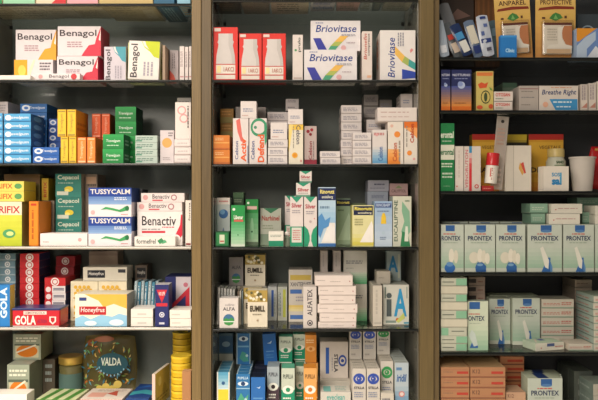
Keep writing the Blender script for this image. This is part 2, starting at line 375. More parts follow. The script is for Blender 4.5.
# ------------------------------------------------------------------ shelf 1
g = 'lozenge cartons with a coloured corner'
z = B('L1', 14, 53, 59.5, 'yellow and white lozenge carton lying beneath the orange cornered one', y=.035, d=.09, c='#ddd6d8',
      art=[R(0,0,.34,1,'#e9a420'), E(.2,.5,.1,.26,'#f0cf5a'), P([(.34,0),(.34,.4),(.5,1),(.55,1),(.42,.3),(.42,0)],'#efe0c0'), M(.66,.5,.98,.9,3,'#6a5f66')], grp=g)
B('L1', 15.5, 56.3, 29.5, 'white lozenge carton with orange corner standing left of the red cornered ones', y=.04, d=.07, c='#d9d1d4', on=z, art={'F':benagol('#e6a02a'),'R':[R(0,0,1,1,'#e6a02a')]}, grp=g)
z = B('L1', 56.8, 98, 56, 'white lozenge carton with red corner, lower of two, behind a flat one', y=.036, d=.08, c='#ddd5d8', art={'F':benagol('#cf3148'),'R':[R(0,0,1,1,'#c0304a')]}, grp=g)
B('L1', 57.5, 101, 26, 'white lozenge carton with red corner, upper and tallest of two', y=.036, d=.08, c='#ddd5d8', on=z, art={'F':benagol('#cf3148'),'R':[R(0,0,1,1,'#b8505c')]}, grp=g)
B('L1', 37, 80, 73.3, 'thin flat white lozenge carton lying in front of the red cornered carton', y=.006, d=.026, c='#e2dbdc', art=BENA_FLAT, grp=g)
B('L1', -2, 30.5, 75, 'plain white flat box at the far left of the top left shelf', y=.006, d=.026, c='#eee8df', grp=None)
B('L1', 104, 126, 46.5, 'white lozenge carton on end with teal corner', y=.04, d=.09, c='#cfc8d2', art=benagol_v('#4f9fb0'), grp=g)
B('L1', 127.5, 158.5, 41.5, 'white lozenge carton on end with lime corner, tilted slightly', y=.012, d=.018, c='#e6e1dc', art=benagol_v('#c3cf2a'), roll=2.5, grp=g)
B('L1', 128, 161, 42.3, 'lozenge carton on end directly behind the tilted lime cornered one', y=.045, d=.05, c='#cdd096', art=benagol_v('#c3cf2a'), grp=g)
B('L1', 162.3, 165.3, 45, 'thin brownish leaflet carton standing right of the lime cornered pair', y=.02, d=.08, c='#a8917c')
B('L1', 169.5, 178.5, 50, 'grey lilac carton with red lower corner near the upright', y=.06, d=.08, c='#aaa0a2', art=[P([(0,0),(0,.4),(.5,.24),(.8,0)],'#c04a38'), M(.3,.45,.7,.9,2,'#6c6468',1)])
for i, (a, b_, vt, nm) in enumerate([(179.5, 184.3, 46, 'leftmost of three slim white cartons against the upright'), (184.8, 188.3, 46.5, 'middle one of three slim white cartons against the upright'), (188.8, 191.5, 46, 'rightmost of three slim white cartons against the upright')]):
    B('L1', a, b_, vt, nm, y=.02, d=.09, c='#dcd3d0', art=[M(.2,.4,.75,.85,2,'#8f7c80',1), R(.1,.1,.9,.13,'#c08080')], grp='slim white cartons on the top left shelf')

# ------------------------------------------------------------------ shelf 2
g = 'blue travel gum packs'
B('L2', -14, 3, 113, 'pale blue pack of the partly hidden stack at the left edge', y=.012, d=.09, c='#9db4c6', art=BLUE_PACK, n=6, grp=g, name='lozenge_pack')
B('L2', -12, 8, 101.5, 'pinkish white carton stack behind the leftmost blue packs', y=.108, d=.09, c='#cfc4c2', art=[M(.1,.2,.9,.8,3,'#a29a9e')], n=5, grp='pinkish cartons at the left edge')
B('L2', 4, 31, 113.5, 'light blue pack in the front stack at left', y=.01, d=.09, c='#3583c0', art={'F':BLUE_PACK,'R':[R(0,0,1,1,'#2a5c96'), E(.5,.5,.3,.3,'#5f92c2')]}, n=6, grp=g, name='lozenge_pack')
B('L2', 20, 47, 103.5, 'mid blue pack in the stack behind the front light blue stack', y=.108, d=.09, c='#2f6dae', art=OVAL_PACK, n=7, grp=g, name='lozenge_pack')
B('L2', 48.5, 61, 118.5, 'deep blue pack with white ovals behind the yellow packs', y=.108, d=.08, c='#25509c', art=[E(.35,.5,.26,.34,'#dfe6f0'), E(.35,.5,.14,.18,'#5f86c4')], n=6, grp=g, name='lozenge_pack')
B('L2', 32.5, 59, 147, 'royal blue pack with white ovals beside the light blue stack', y=.012, d=.08, c='#2b62b2', art=OVAL_PACK, n=2, grp=g, name='lozenge_pack')
g = 'yellow and orange chewing gum packs'
YV = vpack('#ecc336','#a88a3a','Travelgum'); OV = vpack('#e98a38','#f3cfa0','Travelgum'); RV = vpack('#d95a26','#e9a080','Travelgum')
for a, b_, s in [(60.5, 68.3, 'left'), (68.7, 76.3, 'right')]:
    z = B('L2', a, b_, 136.5, f'yellow pack on end, lower {s} of the four', y=.014, d=.08, c='#e2b028', art=YV, grp=g, name='gum_pack')
for a, b_, s in [(57.3, 66.3, 'left'), (67, 76, 'right')]:
    B('L2', a, b_, 109.3, f'yellow pack on end, upper {s} of the four', y=.014, d=.10, c='#e2b028', on=z, art={'F':YV,'R':[R(0,0,1,1,'#d08a24'), M(.1,.2,.9,.6,2,'#b06a1c')]}, grp=g, name='gum_pack')
for a, b_, s in [(77.3, 86.3, 'left'), (86.9, 95.5, 'right')]:
    B('L2', a, b_, 137, f'orange pack on end beside the yellow ones, {s} of two', y=.014, d=.07, c='#d9702a', art=OV, grp=g, name='gum_pack')
for a, b_, s in [(91.8, 100.8, 'left'), (101.4, 110, 'right')]:
    z = B('L2', a, b_, 137.5, f'red orange pack on end, hidden base pack of the {s} rear pair', y=.09, d=.08, c='#c8501e', art=RV, grp=g, name='gum_pack')
    B('L2', a, b_, 113.5, f'red orange pack on end standing higher behind, {s} one', y=.09, d=.08, c='#c8501e', on=z, art=RV, grp=g, name='gum_pack')
g = 'green chewing gum packs'
B('L2', 102.5, 123.5, 134, 'bright green pack in the low front pair', y=.014, d=.07, c='#1c7c3c', art={'F':GREEN_PACK,'R':[R(0,0,1,1,'#145c34'), M(.2,.2,.8,.7,2,'#8fb09c')]}, n=2, grp=g, name='gum_pack')
B('L2', 115, 136, 106.5, 'green pack of the taller stack behind', y=.088, d=.08, c='#186a36', art={'F':GREEN_PACK,'R':[R(0,0,1,1,'#0f3f26')]}, n=4, grp=g, name='gum_pack')
B('L2', 135.5, 157.5, 135.3, 'grey green flat carton in the short stack right of green packs', y=.014, d=.08, c='#a5b5ab', art=MINT_PACK, n=4, grp='grey green flat cartons')
B('L2', 160, 174, 130, 'lilac white carton printed with an orange disc', y=.025, d=.08, c='#d5cccf', art=[C(.5,.62,.36,'#d9a860'), M(.6,.8,.95,.95,2,'#7a7076'), M(.2,.08,.8,.2,2,'#b0a6a8')])
z = B('L2', 174.3, 191, 139, 'white flat carton under the tall one with red rings', y=.012, d=.08, c='#e2dad8', art=[R(0,.05,1,.14,'#b8a4a0'), M(.2,.4,.8,.6,1,'#c0b4b4')], n=3, grp='white flat cartons by the upright')
B('L2', 175, 191, 102, 'tall white carton printed with pink rings, on three flat ones', y=.014, d=.05, c='#e4dcd8', on=z, art=[C(.42,.78,.28,'#dca0a0'),C(.42,.78,.2,'#e4dcd8'),C(.55,.56,.28,'#dca0a0'),C(.55,.56,.2,'#e4dcd8'), M(.75,.3,.95,.9,2,'#777',1) if False else M(.78,.3,.95,.9,1,'#77706e',1)])
B('L2', 177, 191.2, 97.5, 'grey carton peeking over the tall ringed carton', y=.10, d=.06, c='#a6a29c', art=[M(.1,.8,.9,.97,2,'#777370')])

# ------------------------------------------------------------------ shelf 3
LIMEB = [G(0,0,1,.7,'#b0be2c','#d3d24a',5), R(0,.7,1,1,'#e4dcc0'), T('RIFIX',.5,.74,.96,.9,'#b8202a',0,.02), E(.72,.28,.14,.1,'#4f9a64'), E(.74,.28,.08,.05,'#d3e08a')]
z = B('L3', -26, 22, 201.5, 'large lime green carton with red lettering at the left edge', y=.01, d=.09, c='#a9b53a', art={'F':LIMEB,'R':[R(0,0,1,1,'#8f8a50')]})
z = B('L3', -24, 24, 191, 'yellow flat carton with red letters, lower of two on the lime carton', y=.012, d=.08, c='#d8c43c', on=z, art=[R(0,0,1,1,'#e2d264'), T('RIFIX',.44,.25,.76,.75,'#c04a20',0,.02), E(.88,.5,.08,.28,'#5c9a5a')])
B('L3', -24, 24, 181, 'yellow flat carton with red letters, upper of two on the lime carton', y=.012, d=.08, c='#d8c43c', on=z, art=[R(0,0,1,1,'#e2d264'), T('RIFIX',.44,.25,.76,.75,'#c04a20',0,.02), E(.88,.5,.08,.28,'#5c9a5a')])
B('L3', 4, 40, 174, 'dim olive carton behind the yellow flat cartons', y=.11, d=.08, c='#7c7440', art=[R(0,.86,1,1,'#7a5a34'), M(.1,.7,.7,.82,2,'#c0a050')])
B('L3', 28.8, 38.6, 201, 'slim bright orange carton standing right of the lime carton', y=.012, d=.09, c='#d87a1c', art=[R(.1,.02,.9,.98,'#e68a22'), R(.2,.9,.8,.95,'#c03a1c'), M(.3,.15,.7,.8,1,'#b85c14',1)])
z = B('L3', 42, 54.5, 200.5, 'grey brown carton behind the orange one', y=.108, d=.08, c='#8a7c6c', art=[M(.2,.2,.8,.8,3,'#6c6054',1)])
B('L3', 41.5, 48.5, 178, 'small yellow carton with red vertical print on the grey brown one', y=.108, d=.08, c='#c9a82e', on=z, art=[T('RIFIX',.3,.15,.75,.85,'#b02c1c',90,.02)])
B('L3', 40, 87.5, 233.3, 'long plain white carton lying under the teal stack front', y=.01, d=.08, c='#e6dfdc', art=[C(.84,.5,.04,'#d8a0a0'), M(.06,.25,.2,.4,1,'#a8a0a0')])
B('L3', 55.5, 81.5, 173.5, 'teal throat lozenge carton with lemon', y=.094, d=.07, c='#1f5e56', art={'F':CEPA,'R':[R(0,0,1,1,'#9c9484')]}, n=3, grp='teal lozenge cartons')
B('L3', 85, 97.5, 174, 'brown grey carton behind the blue cough cartons', y=.12, d=.08, c='#85786a', art=[M(.2,.7,.9,.9,2,'#5a5046'), R(.1,.86,.9,.96,'#b89a80')])
B('L3', 88.3, 131.5, 187.5, 'blue and white cough carton with green swirl', y=.012, d=.085, c='#cfcad4', art={'F':TUSSY(),'R':[R(0,.5,1,1,'#26407c')],'T':[R(0,0,1,1,'#1b3f94')]}, n=2, grp='blue and white cough cartons')
for a, b_, vt, nm, c in [(131.5, 133.6, 189, 'thin white leaflet carton right of the blue cough cartons', '#c8c8cc'), (134.3, 137.3, 190, 'thin grey carton second right of the blue cough cartons', '#8f8f94'), (138.5, 142.5, 189, 'thin dark carton behind the white stack of cough pastilles', '#4a4a52')]:
    B('L3', a, b_, vt, nm, y=.10, d=.07, c=c, art=[M(.2,.3,.8,.9,1,'#66666c',1)])
z = B('L3', 137.3, 182.5, 211, 'large white carton with red curve in the cough pastille stack', y=.04, d=.08, c='#e2d8d6', art={'F':BENACTIV,'R':[R(0,0,1,1,'#b8aaa6')]})
z = B('L3', 137, 182, 202, 'flat white carton on the large cough pastille carton', y=.042, d=.07, c='#e2d8d6', on=z, art=BENACT_FLAT)
B('L3', 141, 184.5, 192.8, 'flat white carton topping the cough pastille stack', y=.044, d=.07, c='#ddd3d1', on=z, art=BENACT_FLAT)
B('L3', 134.3, 175.5, 236.3, 'white flat carton with green leaf in front of the cough pastilles', y=.006, d=.03, c='#e6e0da', art=[T('formefrel',.05,.25,.52,.75,'#3c4a44',0,.015), P([(.62,.2),(.56,.55),(.66,.85),(.74,.5)],'#3a8a5a'), P([(.66,.2),(.74,.7),(.8,.4)],'#58a878')])
B('L3', 185.3, 191.5, 200, 'narrow white carton standing against the left upright', y=.012, d=.08, c='#e4dcd4', art=[T('forma',.5,.55,.85,.95,'#33302e',90), R(.1,.02,.9,.06,'#8a3030')])

# ------------------------------------------------------------------ shelf 4
B('L4', -14, 15.5, 253, 'grey blue pack with white disc in the left edge stack', y=.10, d=.08, c='#71909e', art=[R(0,0,1,.2,'#9fb4bc'), C(.66,.5,.12,'#e2e4e4'), C(.66,.5,.07,'#71909e'), C(.66,.5,.04,'#e2e4e4')], n=9, grp='grey blue lozenge packs', name='lozenge_pack')
B('L4', -16, 10, 285, 'blue lozenge carton with tall white lettering at the left edge', y=.01, d=.03, c='#2b7cc0', art={'F':[R(0,0,1,1,'#2a7abf'), T('GOLA',.62,.2,.9,.95,'#cfe2ee',90,.04), R(.5,0,.55,1,'#7fb4d8')],'R':[R(0,0,1,1,'#dcc050')]})
B('L4', 20, 39.5, 253.5, 'red pack with white disc in the tall stack', y=.09, d=.08, c='#b8242a', art={'F':DISC('#bf242a'),'R':[R(0,0,1,1,'#222a50')]}, n=9, grp='red lozenge packs', name='lozenge_pack')
z = B('L4', 44.5, 65.5, 285.8, 'white and red lozenge pack with round emblem in the front stack', y=.085, d=.08, c='#c9262c', art={'F':DISC_L,'T':[R(0,0,1,1,'#b02830')],'R':[R(0,0,1,1,'#2a3058')]}, n=5, grp='red lozenge packs', name='lozenge_pack')
B('L4', 44.5, 65.5, 277.5, 'all red lozenge pack lying on the white and red stack', y=.085, d=.08, c='#b8242a', on=z, art={'F':DISC('#bf242a'),'T':[R(0,0,1,1,'#a8222a')]}, grp='red lozenge packs', name='lozenge_pack')
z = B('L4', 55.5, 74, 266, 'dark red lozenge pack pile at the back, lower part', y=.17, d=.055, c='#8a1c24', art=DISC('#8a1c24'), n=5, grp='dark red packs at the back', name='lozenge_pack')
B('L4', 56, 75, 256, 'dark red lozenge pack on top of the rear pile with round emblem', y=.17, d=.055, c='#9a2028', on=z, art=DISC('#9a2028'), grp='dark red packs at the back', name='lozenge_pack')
# red throat pastille tin
t = thing('pastille_tin', 'red lozenge tin with white lettering and navy lid at shelf front', 'tin', ((X(12,.01)+X(60,.01))/2, .042, shelf_z('L4') + GAP))
w_ = X(60,.01) - X(12,.01); h_ = Z(308.5,.01) - shelf_z('L4')
mb = MB(); mb.box(-w_/2, -.032, 0, w_/2, .032, h_ - .004, mat('#b81c28', .3), .004)
paint(mb, [R(.02,.04,.98,.96,'#c22230'), R(.24,.72,.72,.92,'#e0d4c8'), T('LEMONGOLA',.27,.76,.69,.88,'#7a1c24'), T('GOLA',.06,.1,.5,.66,'#f0e6dc',0,.03), T('ACTION',.53,.22,.72,.42,'#7a2a50'), P([(.78,.6),(.92,.6),(.92,.3),(.85,.12),(.78,.3)],'#e8d8d0'), P([(.81,.54),(.89,.54),(.89,.34),(.85,.22),(.81,.34)],'#b81c28'), R(.02,.0,.98,.05,'#e6ded6')], frame('F', w_, .064, h_-.004))
mb.build('body', t)
mb = MB(); mb.box(-w_/2 - .0006, -.0326, h_ - .0055, w_/2 + .0006, .0326, h_, mat('#2b3568', .3), .002); l = mb.build('lid', t); l['label'] = 'navy hinged lid'
g = 'honey sweet cartons'
z = B('L4', 75, 127, 294, 'large honey sweet carton with red label and blue sky', y=.012, d=.08, c='#ddd6c4', art={'F':HONEY(),'R':[R(0,0,1,1,'#a59e90')]}, grp=g)
B('L4', 70.5, 97.8, 281, 'honeycomb carton behind the red labelled one, left', y=.095, d=.06, c='#ddd4bc', art=HEX, n=2, grp=g)
B('L4', 98.4, 127, 281, 'honeycomb carton behind the red labelled one, right', y=.095, d=.06, c='#ddd4bc', art=HEX, n=2, grp=g)
zz = shelf_z('L4') + (Z(281,.095) - shelf_z('L4'))
B('L4', 83, 127, 267, 'white carton with black name label topping the honey sweet cartons', y=.095, d=.07, c='#cdc6b6', on=zz, art=HONEY_TOP, grp=g)
B('L4', 89, 118, 251, 'dim pinkish beige carton at the back above the honey sweets', y=.17, d=.06, c='#a89484', art=[R(0,.8,1,1,'#8f7c70')], n=3, grp='beige cartons at the back')
B('L4', 135, 147, 265, 'dark brown carton with black label standing behind the slanted thin ones', y=.15, d=.07, c='#6a5c50', art=[R(.15,.76,.9,.95,'#17181c'), T('Honeyfrus',.2,.81,.85,.9,'#d8d0c4')])
z = B('L4', 130.5, 152.8, 308.8, 'plain white flat carton in the pair under the slanted blue ones', y=.012, d=.07, c='#e0dad2', art=[R(.3,.3,.7,.5,'#c4bfb8')], n=2, grp='plain white flat cartons')
for i in range(7):
    B('L4', 132.5 + i*3.5, 135.7 + i*3.5, 281 + (i % 2), ['pale blue thin carton leaning, first from left of seven','teal thin carton leaning, second of seven','pale blue thin carton leaning, third of seven','teal thin carton leaning, middle right of seven','pale blue thin carton leaning, fifth of seven','teal thin carton leaning, sixth of seven','pale blue thin carton leaning, rightmost of seven'][i],
      y=.096, d=.05, c=['#9fb2b8','#4a86a0'][i % 2], art=[M(.2,.1,.8,.9,1,'#d5dcdc',1)], roll=3, grp='thin leaning cartons')
B('L4', 155, 168.7, 284.5, 'slim navy carton with red triangle and white ring', y=.012, d=.05, c='#23285e', art={'F':TRI,'T':[R(0,0,1,1,'#c8c4c8')]})
B('L4', 165, 191, 276.5, 'wide navy and white carton with red triangle beside the upright', y=.09, d=.09, c='#2c3068', art=[R(.4,.3,1,1,'#cfc6cc'), R(0,0,.42,1,'#262c66'), P([(.2,.34),(.95,.1),(.95,.78)],'#c22a3a'), P([(.42,.36),(.8,.24),(.8,.58)],'#262c66'), C(.8,.82,.09,'#c07080')])
B('L4', 169.6, 191, 310, 'white flat carton in the front pair below the navy carton', y=.006, d=.07, c='#e4ddd4', art=[R(.1,.4,.5,.55,'#c8c2ba')], n=2, grp='white flat cartons below the navy carton')

# ------------------------------------------------------------------ shelf 5 (lowest, dim)
FRUIT = [R(0,0,1,1,'#97a08c'), R(.08,.08,.92,.6,'#c8c4a0'), E(.5,.34,.38,.24,'#d87a18'), R(.05,.55,.95,.62,'#5c6858'), M(.1,.68,.9,.9,2,'#dfe0cc'), P([(.1,.3),(.8,.6),(.85,.56),(.15,.26)],'#e8e0c8')]
z = B('L5', 7, 29.5, 364.5, 'fruit tea carton with orange half, lower and larger', y=.07, d=.10, c='#8f9480', art={'F':FRUIT,'R':[R(0,0,1,1,'#787c6c')],'T':[R(0,0,1,1,'#98a090')]})
B('L5', 13, 41, 334, 'fruit tea carton with orange half, upper, set further back', y=.125, d=.09, c='#85886c', on=z, art=FRUIT)
B('L5', -20, 27, 394, 'bright white flat carton at the lower left corner', y=.012, d=.05, c='#e9e4da', name='medicine_carton')
B('L5', 42.5, 55, 359, 'dark brown carton between the fruit tea and gold lid jar', y=.16, d=.06, c='#4c4438', art=[M(.2,.3,.8,.9,3,'#8f9a98')])
t = thing('pastille_jar', 'glass pastille jar with gold lid left of the patterned sweet bag', 'jar', (X(67.5,.15), .15 + .03, shelf_z('L5') + GAP))
r_ = (X(80,.15) - X(56,.15)) / 2; hz = Z(358,.15) - shelf_z('L5') 
mb = MB(); mb.lathe([(0,0),(r_*.9,0),(r_*.97,.004),(r_*.97,hz*.74),(r_*.8,hz*.79),(0,hz*.79)], mat('#6f6a44', .15, spec=.6)); mb.build('body', t, True)
mb = MB(); mb.lathe([(r_*.975,hz*.12),(r_*.985,hz*.121),(r_*.985,hz*.55),(r_*.975,hz*.551)], mat('#55706a')); 
o = mb.build('paper_label', t, True); o['label'] = 'grey green paper label'
mb = MB(); mb.lathe([(0,hz*.795),(r_,hz*.795),(r_*1.02,hz*.81),(r_*1.02,hz*.98),(r_*.96,hz),(0,hz)], mat('#c9a855', .3, metal=.6)); o = mb.build('lid', t, True); o['label'] = 'gold metal lid'
# patterned sweet bag
def pillow(name, parent, w, h, t, base, art, nx=26, nz=20, seal=.06):
    mb = MB(); m = mat(base, .25); vs = []; fs = []
    rnd = random.Random(3)
    for sgn in (-1, 1):
        for j in range(nz + 1):
            for i in range(nx + 1):
                a = i/nx; b = j/nz
                bul = (max(0, math.sin(math.pi*a)) ** .45) * (max(0, math.sin(math.pi*b)) ** .45)
                wr = .0016 * math.sin(9*a + 5*b*sgn) * math.cos(11*b - 3*a) * bul
                sx = (a - .5) * w * (1 - .10 * (2*b-1)**2) ; 
                vs.append((sx, sgn * (t/2*bul + .0004) + wr, h * (.5 + (b-.5) * (1 - .06*(2*a-1)**2))))
    n = (nx+1)*(nz+1)
    for s_ in range(2):
        for j in range(nz):
            for i in range(nx):
                q = [s_*n + j*(nx+1)+i, s_*n + j*(nx+1)+i+1, s_*n + (j+1)*(nx+1)+i+1, s_*n + (j+1)*(nx+1)+i]
                fs.append(tuple(q if s_ == 0 else q[::-1]))
    # side rims
    for j in range(nz):
        for i in (0, nx):
            q = [j*(nx+1)+i, (j+1)*(nx+1)+i, n+(j+1)*(nx+1)+i, n+j*(nx+1)+i]; fs.append(tuple(q if i == 0 else q[::-1]))
    for i in range(nx):
        for j in (0, nz):
            q = [j*(nx+1)+i, j*(nx+1)+i+1, n+j*(nx+1)+i+1, n+j*(nx+1)+i]; fs.append(tuple(q[::-1] if j == 0 else q))
    mb.add(vs, fs, m)
    for l, (poly, c) in enumerate(art, 1):       # printed patches follow the bulge
        pv = []
        for a, b in poly:
            bul = (max(0, math.sin(math.pi*a)) ** .45) * (max(0, math.sin(math.pi*b)) ** .45)
            wr = .0016 * math.sin(9*a - 5*b) * math.cos(11*b - 3*a) * bul
            pv.append(((a-.5)*w*(1-.10*(2*b-1)**2), -(t/2*bul + .0004) + wr - .0009 - EPS*2*l, h*(.5+(b-.5)*(1-.06*(2*a-1)**2))))
        mb.add(pv, [tuple(range(len(pv)))] if not isinstance(c, tuple) else c[1], mat(c if not isinstance(c, tuple) else c[0], .35))
    return mb.build(name, parent, True)
def disc(cx, cy, rx, ry, n=14): return [(cx+rx*math.cos(6.2832*i/n), cy+ry*math.sin(6.2832*i/n)) for i in range(n)]
art = [(disc(.16,.88,.1,.06),'#8a4a20'), (disc(.4,.93,.2,.05),'#9a5424')]
rnd = random.Random(5)
for i in range(110):
    cx = rnd.uniform(.07,.93); cy = rnd.uniform(.1,.9); a = rnd.uniform(0,3.14); l = rnd.uniform(.03,.06)
    leaf = [(cx+l*math.cos(a), cy+l*math.sin(a)), (cx+.3*l*math.cos(a+1.57), cy+.3*l*math.sin(a+1.57)), (cx-l*math.cos(a), cy-l*math.sin(a)), (cx-.3*l*math.cos(a+1.57), cy-.3*l*math.sin(a+1.57))]
    art.append((leaf, rnd.choice(['#4f8a5e','#5f9aaa','#3f7a90','#c8aa58','#b8682c','#7a9a4a','#2f6a80','#d0b870'])))
for (x, y) in [(.5,.16),(.62,.12),(.38,.12),(.72,.2)]: art.append((disc(x,y,.075,.07),'#c9b45c'))
art += [(disc(.62,.56,.28,.18),'#1f4c58')]
vs, fs = text2d('VALDA', .02); art.append(([(.42+.36*x, .53+.13*y) for x, y in vs], ('#cdd6c8', fs)))
for k in range(9):
    a = math.radians(205 + k*15); art.append((disc(.62+.25*math.cos(a), .60+.24*math.sin(a), .014, .02, 6), '#7fa8b4'))
bw = X(135,.15) - X(80,.15)
t = thing('sweet_bag', 'plump dark patterned sweet bag with leaves and white lettering, lowest left shelf', 'bag', (X(107.5,.15), .178, shelf_z('L5') + GAP))
pillow('pouch', t, bw, Z(336,.15) - shelf_z('L5') - .001, .035, '#5a5230', art)
g = 'low cartons at the front of the lowest left shelf'
GS = [R(0,0,1,1,'#cfd4a8')] + [P([(.1+.3*i,0),(.24+.3*i,0),(.34+.3*i,1),(.2+.3*i,1)],'#4f8a3a') for i in range(3)]
B('L5', 36, 77, 399.5, 'low carton with green diagonal stripes on its lid', y=.03, d=.10, c='#c8cca8', art={'T':GS,'F':[R(0,0,1,1,'#4f8a3a')]}, rz=-3, grp=g)
B('L5', 80, 123, 399, 'low pinkish white carton with red print on its lid', y=.03, d=.10, c='#dccfc4', art={'T':[R(.1,.2,.5,.6,'#d8a090'), P([(.5,.5),(.8,.3),(.7,.8)],'#b84a3c'), M(.2,.7,.9,.9,2,'#a8958c')],'F':[R(0,.5,1,1,'#d8b0a4')]}, rz=-2, grp=g)
B('L5', 126, 150, 398.5, 'low deep blue carton with teal swirls on its lid', y=.03, d=.14, c='#20407c', art={'T':[P([(0,.2),(.5,.35),(1,.25),(1,.5),(.5,.6),(0,.45)],'#3f9aa8'), P([(0,.7),(.6,.8),(1,.7),(1,.85),(.5,.9)],'#2a62b0')],'F':[R(0,.2,1,.6,'#3f9aa8')]}, rz=-2, grp=g)
B('L5', 154.5, 158.5, 374, 'thin upright carton with yellow floral side, turned away', y=.02, d=.12, c='#d8ccbc', art={'R':[R(0,0,1,1,'#c0b060'), C(.3,.7,.1,'#d8d090'), C(.6,.4,.12,'#a8984a'), M(.1,.1,.9,.3,2,'#8f8040',)],'F':[R(0,0,1,1,'#d8bcb0')]}, rz=-7)
def tin(x, y, z, r, h, label, grp):
    t = thing('round_tin', label, 'tin', (x, y, z), 0, grp)
    mb = MB(); mb.lathe([(0,0),(r*.97,0),(r,.001),(r,h*.62),(0,h*.62)], mat('#dcb42a', .35), 28); mb.build('body', t, True)
    mb = MB(); mb.lathe([(0,h*.63),(r*1.02,h*.63),(r*1.02,h*.96),(r*.98,h-.0004),(r*.9,h-.0012),(0,h-.0012)], mat('#ecc83c', .35), 28); mb.build('lid', t, True)
zb = shelf_z('L5') + GAP; r_ = (X(192,.06) - X(170,.06)) / 2
h_ = (Z(357,.05) - zb) / 7
for i in range(7): tin(X(180.2,.06), .06 + r_*.2 + .012, zb + i*h_, r_*.93, h_ - GAP, 'yellow round pastille tin in the front stack, ' + ('topmost' if i == 6 else ORD[6-i]) , 'yellow round tins')
h2 = (Z(333,.16) - zb) / 10
for i in range(10): tin(X(181.5,.17), .185, zb + i*h2, r_*.93, h2 - GAP, 'yellow round pastille tin in the taller stack behind, ' + (ORD + ['lowest'])[9-i], 'yellow round tins')
B('L5', 182, 191.3, 371, 'brown carton in front of the yellow tins', y=.006, d=.022, c='#a87850', art={'T':[R(0,0,1,1,'#b88a64')]})
# ================================================================== middle bay, uppermost shelf seen from below
g = 'cartons on the middle bay shelf cut off by the top edge'
for a, b_, c, lb, f in [(214, 238, '#5c6058', 'dark grey green carton seen from below at the left end, above the tallest red carton', None),
        (240, 268, '#8b8776', 'grey beige carton seen from below, above the shorter red bottle cartons', None),
        (270, 309, '#cabfa4', 'pale beige wide carton seen from below, left of the blue printed one', None),
        (311, 336, '#c5c2c4', 'white carton with blue printed underside, seen from below near the middle', 'b'),
        (338, 361, '#d2a79c', 'pinkish carton seen from below beside the blue printed one', None),
        (363, 374, '#a8b0ac', 'slim light grey carton seen from below', None),
        (375.5, 384, '#56625c', 'slim dark green carton seen from below', None),
        (386, 414, '#a5a08c', 'wide grey cream carton seen from below beside the right upright', None)]:
    B('M0', a, b_, -24, lb, y=.012, d=.13 if a < 300 else .10, c=c, art={'B': [T('solution', .1,.2,.9,.5,'#3a58a0'), M(.1,.6,.9,.9,2,'#5870a8')] if f else [M(.15,.2,.85,.8,4,'#857d68')], 'F': [R(0,.1,1,.3,'#6a8ab0')]}, grp=g)

# ------------------------------------------------------------------ middle shelf 1
BOT = [R(0,0,1,1,'#d4342c'), R(.1,.02,.9,.3,'#e0dad0'),
       P([(.2,.88),(.2,.76),(.16,.72),(.2,.68),(.2,.66),(.12,.46),(.1,.3),(.9,.3),(.88,.46),(.8,.66),(.8,.68),(.84,.72),(.8,.76),(.8,.88)], '#cdc7c4'),
       P([(.62,.88),(.62,.66),(.74,.46),(.76,.3),(.9,.3),(.88,.46),(.8,.66),(.84,.72),(.8,.76),(.8,.88)], '#bdb7b4'),
       R(.1,.29,.9,.305,'#c24038'), R(.1,.1,.9,.12,'#c24038'), R(.14,.14,.3,.27,'#ecd9a0'), T('1AKCI',.42,.16,.84,.25,'#b0685c'), R(.04,.92,.3,.98,'#d8c8c0')]
g = 'red cartons printed with a white bottle'
B('M1', 213.3, 237.8, 27, 'red carton with white bottle picture, tallest, at left', y=.012, d=.07, c='#bf2c26', art=BOT, grp=g)
B('M1', 239, 261.8, 33.3, 'red carton with white bottle picture, middle of the three', y=.014, d=.07, c='#bf2c26', art=BOT, grp=g)
B('M1', 262.4, 285.8, 33.3, 'red carton with white bottle picture, rightmost of the three', y=.014, d=.07, c='#bf2c26', art=BOT, grp=g)
B('M1', 292.5, 303, 34.5, 'slim white carton with upright green and black word beside a blue lettered carton', y=.014, d=.07, c='#d8cfca', art=[T('prulo',.5,.62,.84,.94,'#2a3a32',90,.02), C(.3,.66,.12,'#5a9a6a'), R(.1,.03,.9,.06,'#b8a8a0')])
def BRIO(): return [R(0,0,1,1,'#dcd8da'), T('Briovitase',.1,.62,.92,.86,'#2a3f86',0,.012,.2), M(.1,.9,.3,.95,1,'#5a6aa0'), P([(.05,.42),(.2,.42),(.34,0),(.16,0)],'#3a3f9c'),
    P([(.34,0),(.48,0),(.56,.16),(.4,.16)],'#4fa07c'), P([(.4,.16),(.56,.16),(.64,.3),(.48,.3)],'#a8b45c'), P([(.48,.3),(.64,.3),(.76,.5),(.6,.5)],'#e2b45a'), M(.62,.48,.94,.56,2,'#90909c'), C(.66,.1,.05,'#d8a8a8'), M(.72,.24,.94,.3,1,'#b0a0a8')]
g = 'white cartons with blue slanted lettering and colour bands'
z = B('M1', 304, 357, 49.5, 'white blue lettered carton lying, lower and front of two', y=.014, d=.09, c='#d9d4d4', art=BRIO(), grp=g)
B('M1', 310.5, 360.5, 20.5, 'white blue lettered carton lying on another, with colour band', y=.03, d=.08, c='#c9c2c2', on=z, art=BRIO(), grp=g)
B('M1', 362, 372.3, 31, 'slim white carton with upright red and black words', y=.014, d=.07, c='#d8cdc6', art=[T('Brionefin',.16,.42,.48,.95,'#b8483c',90,.01,.2), T('compresse',.6,.5,.82,.95,'#4a4444',90), R(.5,.05,.9,.1,'#e0b090')])
